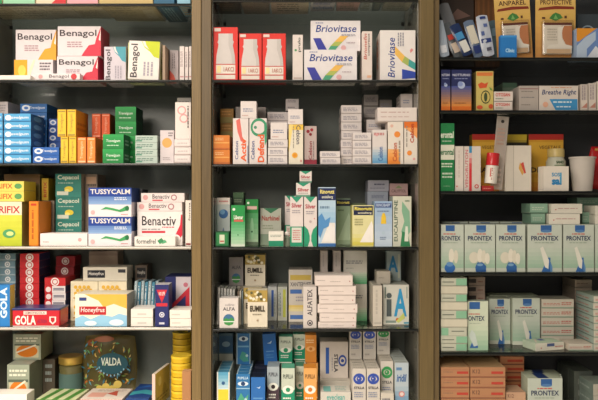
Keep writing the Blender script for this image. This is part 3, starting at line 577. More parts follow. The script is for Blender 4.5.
BV = [R(0,0,1,1,'#dcd8d6'), T('Briovitase',.22,.05,.42,.85,'#2a3f86',90,.012,.2), P([(.42,.68),(.42,.52),(.62,.36),(.7,.48)],'#e2b45a'), P([(.62,.36),(.7,.48),(.82,.42),(.8,.28)],'#a0b060'), P([(.82,.42),(.8,.28),(1,.2),(1,.34)],'#3f9a96'),
      P([(.62,.22),(.62,.02),(1,.04),(1,.16),(.9,.18)],'#2f47a4'), P([(.86,.54),(.94,.6),(.9,.64),(.84,.6)],'#d08888'), M(.5,.68,.7,.95,3,'#8f8f9a',1)]
B('M1', 380, 415.5, 30, 'large white carton on end with upright blue lettering beside the right upright', y=.012, d=.09, c='#d6cdc8', art={'F':BV,'L':[M(.2,.3,.8,.9,1,'#d8a080',1)]}, grp=g)

# ------------------------------------------------------------------ middle shelf 2
ORG = [R(0,0,1,1,'#cf7a30'), R(.02,.44,.98,.5,'#e8b060'), M(.1,.62,.7,.85,2,'#e6b880'), R(0,0,1,.12,'#b8622a')]
B('M2', 212.5, 230, 135, 'orange flat carton in the low pair at the left end', y=.012, d=.08, c='#b86a2a', art=ORG, n=2, grp='orange flat cartons')
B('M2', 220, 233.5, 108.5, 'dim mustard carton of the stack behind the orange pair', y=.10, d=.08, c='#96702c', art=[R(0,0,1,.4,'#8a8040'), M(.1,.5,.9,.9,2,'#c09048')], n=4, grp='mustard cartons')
g = 'vitamin cartons with large upright words'
z = B('M2', 232.8, 248.6, 118, 'white vitamin carton with upright orange word and red ribbon', y=.012, d=.07, c='#dad2cf', art=[P([(.2,.95),(.45,1),(.6,.6),(.85,.44),(.5,.5),(.3,.7)],'#d86a62'), T('Activ',.5,.05,.86,.56,'#e0602c',90,.03), T('Cebion',.14,.1,.34,.5,'#3a4f8a',90,.01), R(.94,.02,.98,.4,'#3a4f8a')], grp=g)
z2 = B('M2', 249.2, 266.8, 118, 'white vitamin carton with upright orange word and green loop', y=.012, d=.07, c='#dad2cf', art=[E(.55,.8,.48,.2,'#3a9068'), E(.55,.8,.36,.14,'#dad2cf'), P([(.85,.9),(1,.9),(1,.5),(.9,.4)],'#3a9068'), C(.35,.8,.09,'#4f8a70'), T('Defend',.48,.04,.86,.64,'#e0602c',90,.03), T('Cebion',.1,.1,.3,.5,'#3a4f8a',90,.01)], grp=g)
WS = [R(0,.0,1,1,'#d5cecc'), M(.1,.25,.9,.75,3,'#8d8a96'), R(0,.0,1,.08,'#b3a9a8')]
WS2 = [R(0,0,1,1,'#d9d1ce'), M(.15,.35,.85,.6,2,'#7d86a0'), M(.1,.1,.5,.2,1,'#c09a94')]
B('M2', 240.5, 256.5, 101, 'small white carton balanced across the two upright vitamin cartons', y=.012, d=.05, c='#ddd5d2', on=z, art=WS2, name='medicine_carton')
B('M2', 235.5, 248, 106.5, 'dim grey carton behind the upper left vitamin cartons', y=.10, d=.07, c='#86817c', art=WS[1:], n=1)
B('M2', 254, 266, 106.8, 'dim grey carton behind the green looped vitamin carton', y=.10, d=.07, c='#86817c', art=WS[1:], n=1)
g = 'small white medicine cartons of the second middle shelf'
z = B('M2', 268, 287.6, 139.3, 'white carton in the low stack right of the green looped one', y=.012, d=.08, c='#cbc3c0', art=WS, n=3, grp=g)
B('M2', 270.5, 287.2, 122.3, 'white carton with blue letters resting on a low white stack', y=.012, d=.05, c='#dad2cf', on=z, art=WS2, grp=g)
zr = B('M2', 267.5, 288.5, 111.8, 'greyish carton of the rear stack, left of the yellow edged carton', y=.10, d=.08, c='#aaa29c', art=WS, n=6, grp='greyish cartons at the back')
z = B('M2', 288.6, 303.3, 124.2, 'tall cream carton with yellow edge and upright print', y=.012, d=.07, c='#ddd6c4', art=[R(0,.86,1,1,'#e2bc50'), P([(0,1),(.3,1),(.1,.5),(0,.3)],'#ecd080'), T('Cebion',.52,.5,.82,.98,'#4a4a5c',-90,.01), M(.3,.4,.4,.95,1,'#8f8a80',1), C(.42,.22,.2,'#e2a83a'), C(.42,.22,.12,'#d88a2a'), C(.85,.08,.07,'#c88a80')], grp=g)
B('M2', 288, 303, 109, 'white carton standing on the tall yellow edged carton', y=.012, d=.06, c='#d9d2d2', on=z, art=WS2, grp=g)
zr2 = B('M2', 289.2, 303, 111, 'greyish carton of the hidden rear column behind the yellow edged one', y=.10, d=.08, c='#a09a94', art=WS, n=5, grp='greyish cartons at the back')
B('M2', 285.5, 299, 98.7, 'greyish carton with label high at the back above the yellow edged one', y=.10, d=.07, c='#a7a2a0', art=[R(.05,.05,.95,.95,'#b5afae'), M(.15,.7,.85,.9,2,'#6c6a74'), M(.15,.2,.7,.4,1,'#807c80')], on=zr2, grp='greyish cartons at the back')
B('M2', 304.2, 316.8, 125.8, 'grey pink upright carton with dark red berries', y=.02, d=.07, c='#b8a6a2', art=[R(0,0,1,.0+.12,'#8a2c3c'), C(.3,.86,.14,'#8a1c2c'), C(.6,.9,.13,'#9a2430'), C(.5,.78,.12,'#7c1826'), T('Cebion',.35,.12,.62,.6,'#8a2430',90,.01), M(.7,.1,.85,.6,1,'#8a7c7c',1)])
g = 'small white medicine cartons of the second middle shelf'
B('M2', 320, 340.3, 151, 'white flat carton in the lone low pair', y=.012, d=.08, c='#cfc6c2', art=WS, n=2, grp=g)
B('M2', 341, 361.5, 105, 'white flat carton in the tall stack of seven', y=.062, d=.09, c='#c6bdb9', art={'F':WS,'L':[R(0,.1,1,.2,'#8a837f')]}, n=7, grp=g)
B('M2', 353, 371.5, 132.5, 'white flat carton in the front stack of four', y=.010, d=.045, c='#d3cac6', art=WS, n=4, grp=g)
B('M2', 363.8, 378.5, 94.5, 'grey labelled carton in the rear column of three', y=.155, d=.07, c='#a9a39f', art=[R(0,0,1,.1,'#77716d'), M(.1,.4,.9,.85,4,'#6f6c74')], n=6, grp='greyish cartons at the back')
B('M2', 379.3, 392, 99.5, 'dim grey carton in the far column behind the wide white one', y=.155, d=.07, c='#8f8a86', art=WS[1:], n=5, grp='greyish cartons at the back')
zq = B('M2', 366.3, 381, 119.5, 'white cream carton in the stack behind the blue edged vitamin carton', y=.087, d=.06, c='#c9c1bd', art=WS2, n=4, grp=g)
g2 = 'vitamin cartons with large upright words'
z1 = B('M2', 372.3, 387, 129.5, 'white vitamin carton with blue lower print', y=.010, d=.06, c='#d6cfcc', art=[G(0,.02,1,.5,'#5a9ac8','#d6cfcc',6), T('Cebion',.4,.08,.72,.5,'#2a5a9a',90,.02), M(.1,.8,.9,.95,1,'#c08a8a'), C(.3,.85,.1,'#d8a0a0')], grp=g2)
CO = [R(0,0,1,1,'#dcd4ca'), G(0,.0,.8,.35,'#e0802c','#e8b070',4), C(.6,.7,.2,'#e08a3c'), T('Cebion',.3,.06,.6,.5,'#b8502c',90,.02), M(.7,.06,.9,.55,1,'#9a9084',1), C(.25,.9,.1,'#d8b0a0')]
z1 = B('M2', 387.8, 403.5, 121.5, 'white vitamin carton with orange dot and orange base', y=.010, d=.06, c='#d9d0c8', art=CO, grp=g2)
CO2 = [R(0,0,1,1,'#dcd4ca'), R(0,.86,1,1,'#d8702a'), P([(0,.86),(1,.86),(1,.6),(.7,.7)],'#e8a060'), T('Cebion',.45,.5,.75,.95,'#b04020',90,.03), C(.4,.26,.19,'#e08a3c'), C(.75,.12,.1,'#d8a0a0'), M(.15,.4,.3,.9,1,'#8f8a80',1)]
z1 = B('M2', 404.1, 418, 121.5, 'white vitamin carton with orange top band touching the right upright', y=.010, d=.06, c='#d9d0c8', art=CO2, grp=g2)
B('M2', 377.5, 417, 107.3, 'wide white carton lying across the orange dotted vitamin cartons', y=.012, d=.06, c='#d8cfca', on=z1, art=[M(.08,.62,.9,.72,1,'#b08a86'), M(.08,.3,.85,.38,1,'#b08a86'), R(0,0,1,.05,'#b0a6a0')], grp=g)
B('M2', 400.5, 415.3, 93.7, 'white carton of the tall column behind the wide white one', y=.085, d=.08, c='#cdc4c0', art={'F':[M(.2,.3,.8,.6,2,'#8088a0')],'L':[M(.2,.3,.8,.8,2,'#8a8480')]}, n=5, grp=g)

# ------------------------------------------------------------------ middle shelf 3
g = 'nasal and ear care cartons'
BD = [R(0,0,1,1,'#b4bcbc'), R(0,.86,1,1,'#d8cfc8'), C(.5,.66,.36,'#2f6098'), C(.42,.7,.2,'#6a9ac4'), P([(.2,.1),(.5,.38),(.8,.1),(.6,.2),(.4,.2)],'#6a7c98'), M(.2,.04,.8,.08,1,'#a06058'), M(.15,.9,.85,.95,1,'#c07070')]
B('M3', 213.2, 216.3, 198, 'white slim carton with blue disc at the far left, partly beside the upright', y=.05, d=.06, c='#a5acac', art=BD, grp=g)
B('M3', 216.9, 230, 197.5, 'white slim carton with large blue disc standing behind the small green one', y=.06, d=.06, c='#b4bcbc', art=BD, grp=g)
B('M3', 215.3, 229, 231.5, 'small dark green carton in front of the blue disc cartons', y=.012, d=.04, c='#1a5a34', art=[R(.08,.08,.92,.92,'#2a7a44'), R(.3,.2,.68,.8,'#c8d0b8'), R(.34,.3,.64,.4,'#b06050')], grp=g)
GR = [G(0,0,1,.6,'#b5cdb4','#3f9a5c',8), R(0,.6,1,1,'#1f8a44'), C(.2,.9,.1,'#e2e6dc'), T('Libenar',.2,.66,.88,.76,'#e8ece0',0,.02), R(.2,.6,.88,.65,'#c05a4c'), C(.5,.28,.05,'#2a6a44'), R(0,0,1,.05,'#cfd6c8')]
B('M3', 231, 245, 205, 'green fading white nasal carton in front', y=.012, d=.07, c='#2f8a50', art=GR, grp=g)
B('M3', 245.6, 258.3, 199, 'darker green nasal carton with bottle drawing', y=.045, d=.07, c='#14602e', art=[R(0,0,1,1,'#1c7a38'), G(0,.02,1,.7,'#93ab90','#3f8a54',6), E(.5,.36,.14,.24,'#7fae88'), R(.1,.78,.9,.85,'#c8a8a0'), C(.2,.92,.1,'#d8e0d4'), C(.5,.3,.08,'#2a5a3c'), R(0,0,1,.08,'#4a5a48')], grp=g)
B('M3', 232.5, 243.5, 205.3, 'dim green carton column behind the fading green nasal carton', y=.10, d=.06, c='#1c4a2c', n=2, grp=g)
B('M3', 233, 243.8, 192.2, 'small olive green carton topping the column behind the green cartons', y=.10, d=.06, c='#2f4a30', on=Z(205.3,.10) - GAP, art=[R(0,.6,1,1,'#4a6a48'), M(.1,.2,.9,.5,2,'#8a9a80')], grp=g)
B('M3', 260.3, 281.2, 208, 'grey green carton with dark red word and white ball motif', y=.065, d=.06, c='#8f9486', art=[R(0,0,1,1,'#a2a69a'), P([(.15,1),(.5,.86),(.9,1)],'#2f6a4c'), T('Narhinel',.06,.66,.92,.8,'#94403a',0,.03), R(0,0,1,.3,'#6f8070'), M(.1,.42,.7,.56,2,'#828a78')], grp=g)
B('M3', 268.5, 283.5, 231.3, 'small white carton with green lower band in front of the grey green one', y=.012, d=.04, c='#d9d6cc', art=[R(0,0,1,.38,'#1f8464'), M(.12,.62,.88,.8,2,'#8d9a90')], grp=g)
LB = [R(0,0,1,1,'#d6cdca'), P([(.1,1),(.5,.88),(.9,1)],'#2f9070'), T('Silver',.1,.78,.9,.87,'#a83844',0,.03), M(.15,.66,.85,.74,2,'#98929a'), R(0,0,1,.4,'#24916c'), R(.12,.08,.88,.38,'#cfcfc6'), M(.2,.12,.8,.34,5,'#b86a6a'), R(0,0,.04,.4,'#24916c')]
LB2 = [R(0,0,1,1,'#d6cdca'), P([(.1,1),(.5,.88),(.9,1)],'#2f9070'), T('Silver',.1,.76,.9,.85,'#a83844',0,.03), M(.15,.64,.85,.72,2,'#98929a'), P([(0,0),(0,.42),(.3,.34),(.44,.22),(.44,0)],'#24916c'), P([(1,0),(1,.42),(.7,.34),(.56,.22),(.56,0)],'#24916c'), P([(.3,0),(.42,.1),(.58,.1),(.7,0)],'#d6cdca'), C(.5,.5,.1,'#b8a8a8'), C(.8,.56,.05,'#cc7a7a')]
g = 'white cartons with green corners and red word'
B('M3', 284.8, 296, 195.5, 'white green topped carton mostly hidden behind its two front twins', y=.09, d=.06, c='#b0a8a4', art=LB, grp=g)
z = B('M3', 290, 303.3, 196.5, 'white carton with square green lower panel, left of the front twins', y=.012, d=.07, c='#d2cac6', art=LB, grp=g)
B('M3', 303.9, 317, 196.5, 'white carton with green funnel shape, right of the front twins', y=.012, d=.07, c='#d2cac6', art=LB2, grp=g)
SM = [R(0,0,1,1,'#d9d0cc'), P([(.05,1),(.5,.72),(.95,1)],'#2f9070'), T('Silver',.1,.36,.9,.62,'#a83844',0,.03), R(0,0,1,.12,'#6a9a84'), M(.15,.18,.85,.3,1,'#a09a9c')]
z = B('M3', 296, 310.5, 182.5, 'small white green cornered carton standing on the front twins', y=.014, d=.05, c='#d2cac6', on=z, art=SM, grp=g)
B('M3', 299.5, 311.8, 170.8, 'smallest white green cornered carton at the very top of its pile', y=.018, d=.04, c='#d2cac6', on=z, art=SM, grp=g)
# small round cotton-ball like bottle caps beside the grey green carton
def small_bottle(x, y, h, r, capc, bodyc, label, row='M3'):
    t = thing('dropper_bottle', label, 'bottle', (x, y, shelf_z(row) + GAP), 0, 'small dropper bottles')
    mb = MB(); mb.lathe([(0,0),(r*.95,0),(r,.002),(r,h*.6),(r*.45,h*.72),(0,h*.72)], mat(bodyc, .2), 20); mb.build('body', t, True)
    mb = MB(); mb.lathe([(0,h*.725),(r*.6,h*.725),(r*.72,h*.8),(r*.66,h*.92),(r*.3,h),(0,h)], mat(capc, .3), 20); mb.build('cap', t, True)
small_bottle(X(287,.04), .045, .036, .0085, '#d8d5d0', '#7c8a7c', 'small bottle with round white cap between the green cornered cartons and grey one')
def RINO(body, mid):
    return [R(0,0,1,1,body), R(0,.78,1,.985,'#1f2c58'), T('Rinogutt',.1,.87,.92,.96,'#e6d87c',0,.03), T('antiallerg',.2,.8,.84,.86,'#d8d8c8',0,.02), P([(.16,.06),(.75,.5),(.95,.4),(1,.1),(1,.06)],'#e0dcd4'), G(0,.4,1,.76,mid,body,4), M(.1,.62,.7,.7,1,'#6a86a0')]
g = 'nasal spray cartons with navy name band'
B('M3', 318.2, 335.8, 187, 'tall light blue nasal spray carton with navy band', y=.012, d=.07, c='#8fb4d0', art=RINO('#b3cbdc','#8fb6d4') + [P([(0,.5),(.2,.56),(.4,.44),(.7,.5),(.6,.34),(.3,.3),(.1,.14),(0,.2)],'#4f8ac0'), R(0,0,1,.05,'#3a6ca8'), P([(.2,.08),(.7,.4),(.95,.3),(.95,.08)],'#e0dedc')], grp=g)
B('M3', 336.2, 350.5, 198.5, 'dark green nasal spray carton set behind blue and yellow ones', y=.085, d=.06, c='#7c9078', art=[R(0,0,1,1,'#8ba088'), R(0,.84,1,.985,'#141a30'), T('Rinogutt',.06,.87,.94,.95,'#d8c860',0,.03), P([(.1,.1),(.9,.7),(1,.6),(1,.1)],'#a5b8a2'), M(.1,.72,.6,.78,1,'#5a7058')], grp=g)
B('M3', 352.3, 373.8, 205, 'short pale yellow nasal spray carton with navy band', y=.014, d=.07, c='#c6bf70', art=[R(0,0,1,1,'#d5d09c'), R(.05,.76,.96,.98,'#1a2344'), T('Rinogutt',.1,.85,.92,.96,'#e8d860',0,.03), T('antiallerg',.25,.78,.9,.84,'#e0dcc0',0,.02), G(0,.02,1,.3,'#cfc24a','#d5d09c',3), P([(.35,.1),(.9,.62),(.98,.5),(.98,.1)],'#e6e2dc'), M(.1,.5,.5,.68,3,'#98966c')], grp=g)
B('M3', 350.8, 366, 203, 'dim green carton behind the short yellow nasal spray carton', y=.10, d=.06, c='#5f6c50')
B('M3', 367.5, 388.5, 191.2, 'pale lilac blue carton in the rear stack, lower part', y=.11, d=.07, c='#9ea6b4', art=[M(.2,.1,.85,.24,2,'#3c4a74'), M(.2,.6,.85,.8,3,'#6a7088')], n=3, grp='pale lilac blue cartons')
B('M3', 367.8, 389, 180, 'pale lilac blue carton topping the rear stack beside the pink one', y=.11, d=.07, c='#a8a8b4', on=Z(191.2,.11)-GAP, art=[M(.3,.5,.85,.75,1,'#4a4a64'), M(.1,.2,.85,.36,1,'#80808c')], grp='pale lilac blue cartons')
zz = B('M3', 389.5, 408, 195.4, 'pinkish carton column at the back right of the lilac blue stack', y=.11, d=.07, c='#b08f8e', n=3, grp='pink cartons at the back')
B('M3', 389.5, 408, 183.3, 'pink carton with dark printed name at the back near the upright', y=.11, d=.07, c='#bd9c9a', on=zz, art=[T('CALYPTOL',.1,.25,.9,.5,'#6a5654',0,.02), P([(.3,.6),(.5,.85),(.7,.6)],'#8a9a6c')], grp='pink cartons at the back')
B('M3', 374.5, 392.3, 201, 'light blue baby nose carton with yellow figure', y=.014, d=.07, c='#90aac8', art=[G(0,0,1,1,'#b9c6d4','#8fabca',6), R(.04,.86,.96,.96,'#28407c'), T('RINOBABY',.1,.88,.92,.95,'#b8c8dc',0,.02), M(.15,.76,.85,.8,1,'#4a5f8a'), P([(.36,.5),(.66,.5),(.64,.66),(.56,.74),(.46,.74),(.38,.66)],'#dcb838'), M(.3,.14,.7,.22,2,'#6a7c98'), C(.5,.3,.1,'#a8bccc')])
B('M3', 392.8, 411.5, 196, 'white and green carton with upright lettering and leaf splash', y=.014, d=.07, c='#a9ae9c', art=[R(0,0,1,1,'#c2c4b4'), T('EUCALIPTINE',.06,.1,.26,.92,'#3f5a4a',90,.02), P([(.5,.9),(.9,.7),(.95,.3),(.6,.1),(.45,.3),(.62,.5),(.48,.7)],'#7aa88c'), P([(.4,0),(.5,.3),(.8,.26),(.95,0)],'#2f7a50'), P([(.62,.1),(.68,.4),(.8,.4),(.84,.1)],'#d0d4c8'), M(.65,.88,.9,.93,1,'#5a7a60')])
small_bottle(X(409,.10), .096, .05, .009, '#b07a5c', '#a8988c', 'small amber bottle at the right end behind the leaf splash carton')

# ------------------------------------------------------------------ middle shelf 4
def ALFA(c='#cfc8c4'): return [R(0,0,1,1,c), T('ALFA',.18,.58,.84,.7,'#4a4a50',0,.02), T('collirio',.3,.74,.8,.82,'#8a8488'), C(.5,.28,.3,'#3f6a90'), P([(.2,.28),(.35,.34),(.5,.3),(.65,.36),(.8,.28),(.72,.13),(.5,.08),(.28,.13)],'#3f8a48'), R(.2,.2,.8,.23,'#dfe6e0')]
def EUM():
    rr = random.Random(9); L = [R(0,0,1,1,'#d9d0bc'), R(0,.68,1,1,'#a88f4a')]
    L += [C(rr.uniform(.08,.92), rr.uniform(.72,.96), .07, ['#e6e0cc','#5c5a38','#d8c890'][i % 3]) for i in range(16)]
    return L + [T('EUMILL',.12,.42,.88,.58,'#3c3428',0,.035), M(.25,.32,.75,.37,1,'#8a8270'), C(.5,.18,.05,'#a08a6c')]
g = 'eye lotion cartons with floral or landscape print'
zb = B('M4', 213, 236, 286, 'white carton row of the low rear pile at left', y=.125, d=.10, c='#9a9a96', nd=2, art=[M(.2,.2,.5,.8,1,'#7f7f7c',1)], grp='low rear cartons at left')
zb2 = B('M4', 237, 266.5, 286, 'pale carton carrying two eye lotion cartons, rear row', y=.125, d=.10, c='#9d9a90', art=[R(.1,0,.2,1,'#7a7060'), R(.4,0,.5,1,'#8d8474')], nd=2, grp='low rear cartons at left')
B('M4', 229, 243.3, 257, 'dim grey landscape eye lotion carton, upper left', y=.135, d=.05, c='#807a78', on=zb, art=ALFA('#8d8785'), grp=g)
B('M4', 245, 265.3, 254.5, 'floral gold topped eye lotion carton, upper one', y=.13, d=.06, c='#b9b09c', on=zb2, art=EUM(), grp=g)
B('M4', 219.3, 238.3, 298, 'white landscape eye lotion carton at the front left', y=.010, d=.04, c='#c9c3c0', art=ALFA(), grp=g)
B('M4', 247, 267.5, 290, 'floral gold topped eye lotion carton, front lower one', y=.025, d=.04, c='#cfc6b0', art=EUM(), grp=g, rz=2)
B('M4', 243.5, 262, 287.5, 'floral gold topped eye lotion carton tucked behind the front lower one', y=.072, d=.045, c='#b9b09c', art=EUM(), grp=g)
for i in range(7):
    B('M4', 213.5 + i*2.9, 216 + i*2.9, 287 + i*.4, f'thin leaning white carton behind the landscape carton, {["first","second","third","fourth","fifth","sixth","seventh"][i]} from the left upright', y=.056, d=.06, c=['#a3a4a0','#bab8b2'][i%2], art=[M(.2,.1,.8,.9,1,'#7f8484',1)], roll=2.5, grp='thin leaning white cartons')
for i in range(3):
    B('M4', 237.5 + i*2.0, 239.1 + i*2.0, 291, f'thin dark striped carton, {["left","middle","right"][i]} of three beside the floral pair', y=.06, d=.06, c=['#77685a','#b8b2a6','#6c7a80'][i])
B('M4', 267.6, 277, 286.5, 'upright white carton with dark blue stripe', y=.115, d=.08, c='#a8acac', art=[R(.4,.12,.65,.9,'#2a4f94'), M(.75,.2,.9,.8,1,'#6a7a6c',1)])
B('M4', 277.5, 287.3, 286.5, 'upright white carton with olive stripe and small print', y=.115, d=.08, c='#a8aca4', art=[R(.55,.1,.85,.92,'#a3a848'), M(.1,.15,.4,.85,2,'#60707c',1)])
ST = [R(0,0,1,1,'#b4afa8'), G(0,.56,1,.8,'#c3bfb0','#cdb45c',3), T('AMUKINE',.05,.66,.95,.74,'#4a4a50',0,.02), R(.05,.1,.6,.26,'#3a64a8'), R(.05,.84,.7,.95,'#c2a85c'), M(.05,.32,.9,.5,3,'#80808a')]
B('M4', 288.6, 312.5, 269.5, 'tall pale carton with yellow and blue bands behind the upright lettered one', y=.10, d=.08, c='#b2aca4', art={'F':[R(0,0,1,1,'#b9b3aa'), R(.06,.8,.94,.9,'#b09a48'), T('XANTERNET',.06,.68,.94,.76,'#55555c',0,.02), R(.06,.54,.55,.62,'#3c62a0'), M(.3,.38,.9,.5,2,'#8a8690'), G(0,.2,.7,.32,'#c8c09c','#c8ac58',3), R(.06,.05,.6,.13,'#3c62a0')]})
B('M4', 303.2, 316.7, 286.6, 'white carton with upright dark lettering and ring, beside the white stack', y=.012, d=.05, c='#c7bfba', art=[T('ALFATEX',.3,.3,.68,.94,'#3f3b42',90,.02), C(.5,.12,.22,'#3f3b42'), C(.5,.12,.15,'#c7bfba'), R(.4,.09,.6,.14,'#3f3b42')])
g = 'plain white flat cartons stacked at the middle'
prev = None
for i, (a, b_, vt, nm) in enumerate([(318, 356.3, 322, 'lowest'), (319, 356.6, 313, 'fifth from top'), (317.3, 358, 304, 'fourth from top'), (318.6, 355.8, 295.2, 'third from top'), (318, 356.5, 286, 'second from top'), (314.5, 352.8, 275.3, 'topmost and shifted left')]):
    prev = B('M4', a, b_, vt, f'plain white flat carton with faint print in the middle stack, {nm}', y=.014, d=.09, c='#d6cac4', on=prev, art=[M(.05,.45,.3,.6,1,'#a89c98'), M(.4,.35,.7,.5,1,'#b0a29c'), C(.92,.45,.015,'#a05050'), R(0,0,1,.06,'#b8aca4')], grp=g, rz=[0,.6,-.8,.5,-.4,1][i])
zz = B('M4', 320, 342, 277, 'white carton column at the back under two narrow cartons', y=.115, d=.06, c='#a09c94', n=3, grp='white rear cartons behind the plain white stack')
for a, b_, s in [(320.3, 327.8, 'left'), (333, 341, 'right')]:
    B('M4', a, b_, 250.5, f'narrow white carton standing high behind the white stack, {s} one', y=.115, d=.06, c='#bfb5ae', on=zz, art=[R(.0,0,.1,1,'#a49a94'), M(.3,.4,.7,.9,1,'#a8a09c',1)], grp='narrow white cartons behind the stack')
PG = [G(0,0,1,.35,'#4f9a6c','#bdc2b4',6), R(0,.35,1,1,'#c0bdb4'), M(.1,.6,.9,.72,2,'#6f7078'), M(.1,.45,.5,.5,1,'#98988f')]
B('M4', 343.5, 367, 250.5, 'pale carton fading to green at its foot, upper at back', y=.115, d=.08, c='#b3b2a8', on=B('M4', 343.5, 367, 284, 'pale carton fading to green at its foot, lower at back', y=.115, d=.08, c='#b3b2a8', art=PG, grp='pale cartons fading to green'), art=PG, grp='pale cartons fading to green')
IA = [R(0,0,1,1,'#c3c4bc'), T('A',.42,.2,.92,.9,'#2c8cbc',0,.03), T('i',.12,.2,.34,.8,'#4c5658',0,.03), C(.56,.12,.07,'#c0642c'), R(.1,.04,.5,.1,'#7a8a84'), R(.06,.66,.11,.94,'#6c7c74'), R(.9,.66,.94,.95,'#8a9a94'), P([(.5,.08),(.8,.3),(.85,.16),(.6,.04)],'#b9c06a'), R(.8,.02,1,.06,'#3a8aa8')]
z = B('M4', 383, 409, 284.5, 'pale carton with big blue A and grey i', y=.06, d=.10, c='#a3a69c', art=IA)
B('M4', 372.8, 382.3, 285.5, 'narrow cream carton left of the big blue A carton', y=.035, d=.11, c='#bfb8ac', art={'F':[R(.15,.05,.9,.1,'#a8a298'), M(.3,.3,.7,.9,1,'#aca69c',1)],'T':[M(.2,.1,.8,.9,3,'#8f8c84')]})
B('M4', 376.5, 390.5, 271, 'small grey cream carton lying on the blue A carton', y=.075, d=.05, c='#a8a296', on=z, art=[M(.15,.4,.6,.55,1,'#88847c')], n=1)
B('M4', 386.5, 401, 251, 'second blue A carton standing at the back on the first', y=.135, d=.024, c='#8fa4a8', on=z, art=[R(0,0,1,1,'#97a6a6'), T('A',.1,.3,.8,.85,'#2478a8',0,.03), R(.8,.1,.92,.9,'#b8bca8'), R(.1,.1,.4,.2,'#7a8a84')], grp=None)

# ------------------------------------------------------------------ middle shelf 5 (eye drops)
def EYE(top, bot, iris, name='', tx='#e6e6dc', split=.5, ec='#e4e2d8'):
    return [R(0,0,1,1,top), R(0,0,1,split,bot), E(.5,.5,.42,.1,ec), C(.5,.5,.17,iris), R(.05,.02,.95,.06,ec)] + ([T(name,.12,.76,.88,.86,tx,0,.01)] if name else []) + [M(.12,.2,.85,.34,2,ec)]
STI = lambda c: [R(0,0,1,1,'#c3bdb4'), E(.5,.76,.44,.13,c), E(.5,.76,.28,.06,'#c3bdb4'), C(.5,.76,.2,c), C(.46,.77,.05,'#c3bdb4'), T('STILLA',.12,.52,.9,.58,'#35373f',0,.03), M(.12,.32,.9,.46,3,'#7f88a0'), M(.12,.1,.6,.2,1,'#a09a94')]
BL = [R(0,0,1,1,'#2a6fa6'), E(.5,.74,.4,.06,'#cfdde6'), C(.5,.74,.16,'#1f3f6a'), T('PUPILLA',.1,.86,.9,.93,'#b8d0e0',0,.03), P([(.1,.3),(.35,.5),(.6,.34),(.9,.46),(.85,.2),(.4,.1)],'#4a9a7c'), R(0,0,1,.06,'#d0d4cc'), C(.7,.32,.1,'#a8c8d0'), R(0,.6,1,.63,'#8fb8d0')]
g = 'eye drop cartons on the lowest middle shelf'
z = B('M5', 216.5, 229.5, 372, 'light blue and yellow eye drop carton row at the left end', y=.012, d=.15, c='#a9b4ae', art={'F':[G(0,.5,1,1,'#cfdcdc','#4a94b8',6), R(0,0,1,.56,'#d8c83a'), R(0,0,.1,1,'#d4d2c6'), R(.9,0,1,1,'#d4d2c6'), C(.5,.72,.14,'#2c5a88')],'T':[R(.08,0,.92,.9,'#3f7c9a')],'L':[R(0,.2,1,.5,'#a8b8b4')],'R':[M(.1,.1,.9,.9,3,'#7a8a88',1)]}, nd=5, grp=g, dg=.002)
B('M5', 219, 233, 333, 'dim blue grey carton on the light blue row, upper left', y=.135, d=.028, c='#45606e', on=z, art=[R(0,.3,1,.9,'#2f5474'), E(.5,.6,.3,.1,'#8aa4b0'), R(0,0,1,.25,'#a5a496')], grp=g)
B('M5', 212.8+1, 218, 334, 'dim grey carton sliver at the top left corner of the lowest shelf', y=.135, d=.028, c='#4a5a60', on=z, grp=g)
z = B('M5', 236.2, 250, 374, 'blue white edged eye carton in the receding row', y=.012, d=.15, c='#9ab0b8', art={'F':BL,'T':[R(.1,0,.9,.9,'#2a6a9c')]}, nd=5, grp=g, dg=.002)
B('M5', 236.4, 250.5, 333, 'blue eye carton with green leaf standing on the receding blue row', y=.115, d=.03, c='#9ab0b8', on=z, art=[R(.06,0,.94,1,'#24649a'), E(.5,.82,.34,.08,'#c4d4dc'), C(.5,.82,.13,'#1c3050'), P([(.2,.2),(.4,.42),(.7,.36),(.9,.1),(.5,.08)],'#3f8a7c'), R(.1,.55,.9,.6,'#6a9ab8'), C(.75,.28,.1,'#a8c4c8')], grp=g)
B('M5', 250.8, 265, 377, 'deep blue plain eye carton with small crescent', y=.012, d=.09, c='#2461a8', art={'F':[R(0,0,1,1,'#2766ac'), P([(.4,.7),(.6,.66),(.7,.74),(.56,.7)],'#b8cce0'), R(.15,.36,.85,.4,'#5a90c4'), M(.2,.2,.8,.32,2,'#5a90c4')],'T':[R(0,0,1,1,'#141828')]}, nd=2, grp=g)
zp = B('M5', 253.6, 266, 368, 'black topped blue carton behind the deep blue plain one', y=.115, d=.09, c='#161c3a', art={'T':[R(0,.4,1,.5,'#6a6f80')]}, nd=3, grp=g)
zk = B('M5', 267, 279.3, 366.5, 'white and dark brown eye carton between blue and green ones', y=.05, d=.06, c='#8c98a0', art=EYE('#a5aeb4','#4c3a44','#2c2024','PUPILLA','#3a3640'), grp=g)
zk2 = B('M5', 266.8, 279.3, 366.5, 'dark blue carton supporting the tilted blue one at the back', y=.12, d=.09, c='#1f2c6c', grp=g)
B('M5', 264.3, 277.6, 334, 'bright blue eye carton tilted sideways on the rear row', y=.135, d=.03, c='#2459a4', on=zk2, art=[R(0,0,1,1,'#2a68b0'), P([(.3,.7),(.6,.68),(.7,.78),(.5,.72)],'#b8d0e4'), R(.2,.42,.8,.45,'#6a9ccc'), M(.2,.2,.8,.36,2,'#4a84bc')], roll=-4, grp=g)
GE_ = lambda: EYE('#bcc4b4','#1f8c6a','#2c8a60','PUPILLA','#3a4440')
z = B('M5', 281.3, 294.8, 368, 'green and white eye carton, front left of the lower green pair', y=.012, d=.05, c='#4f9a80', art=GE_(), grp=g)
zz = B('M5', 281, 294.5, 364, 'green eye carton column at the back, left lower', y=.12, d=.08, c='#2f7a60', art=GE_(), grp=g)
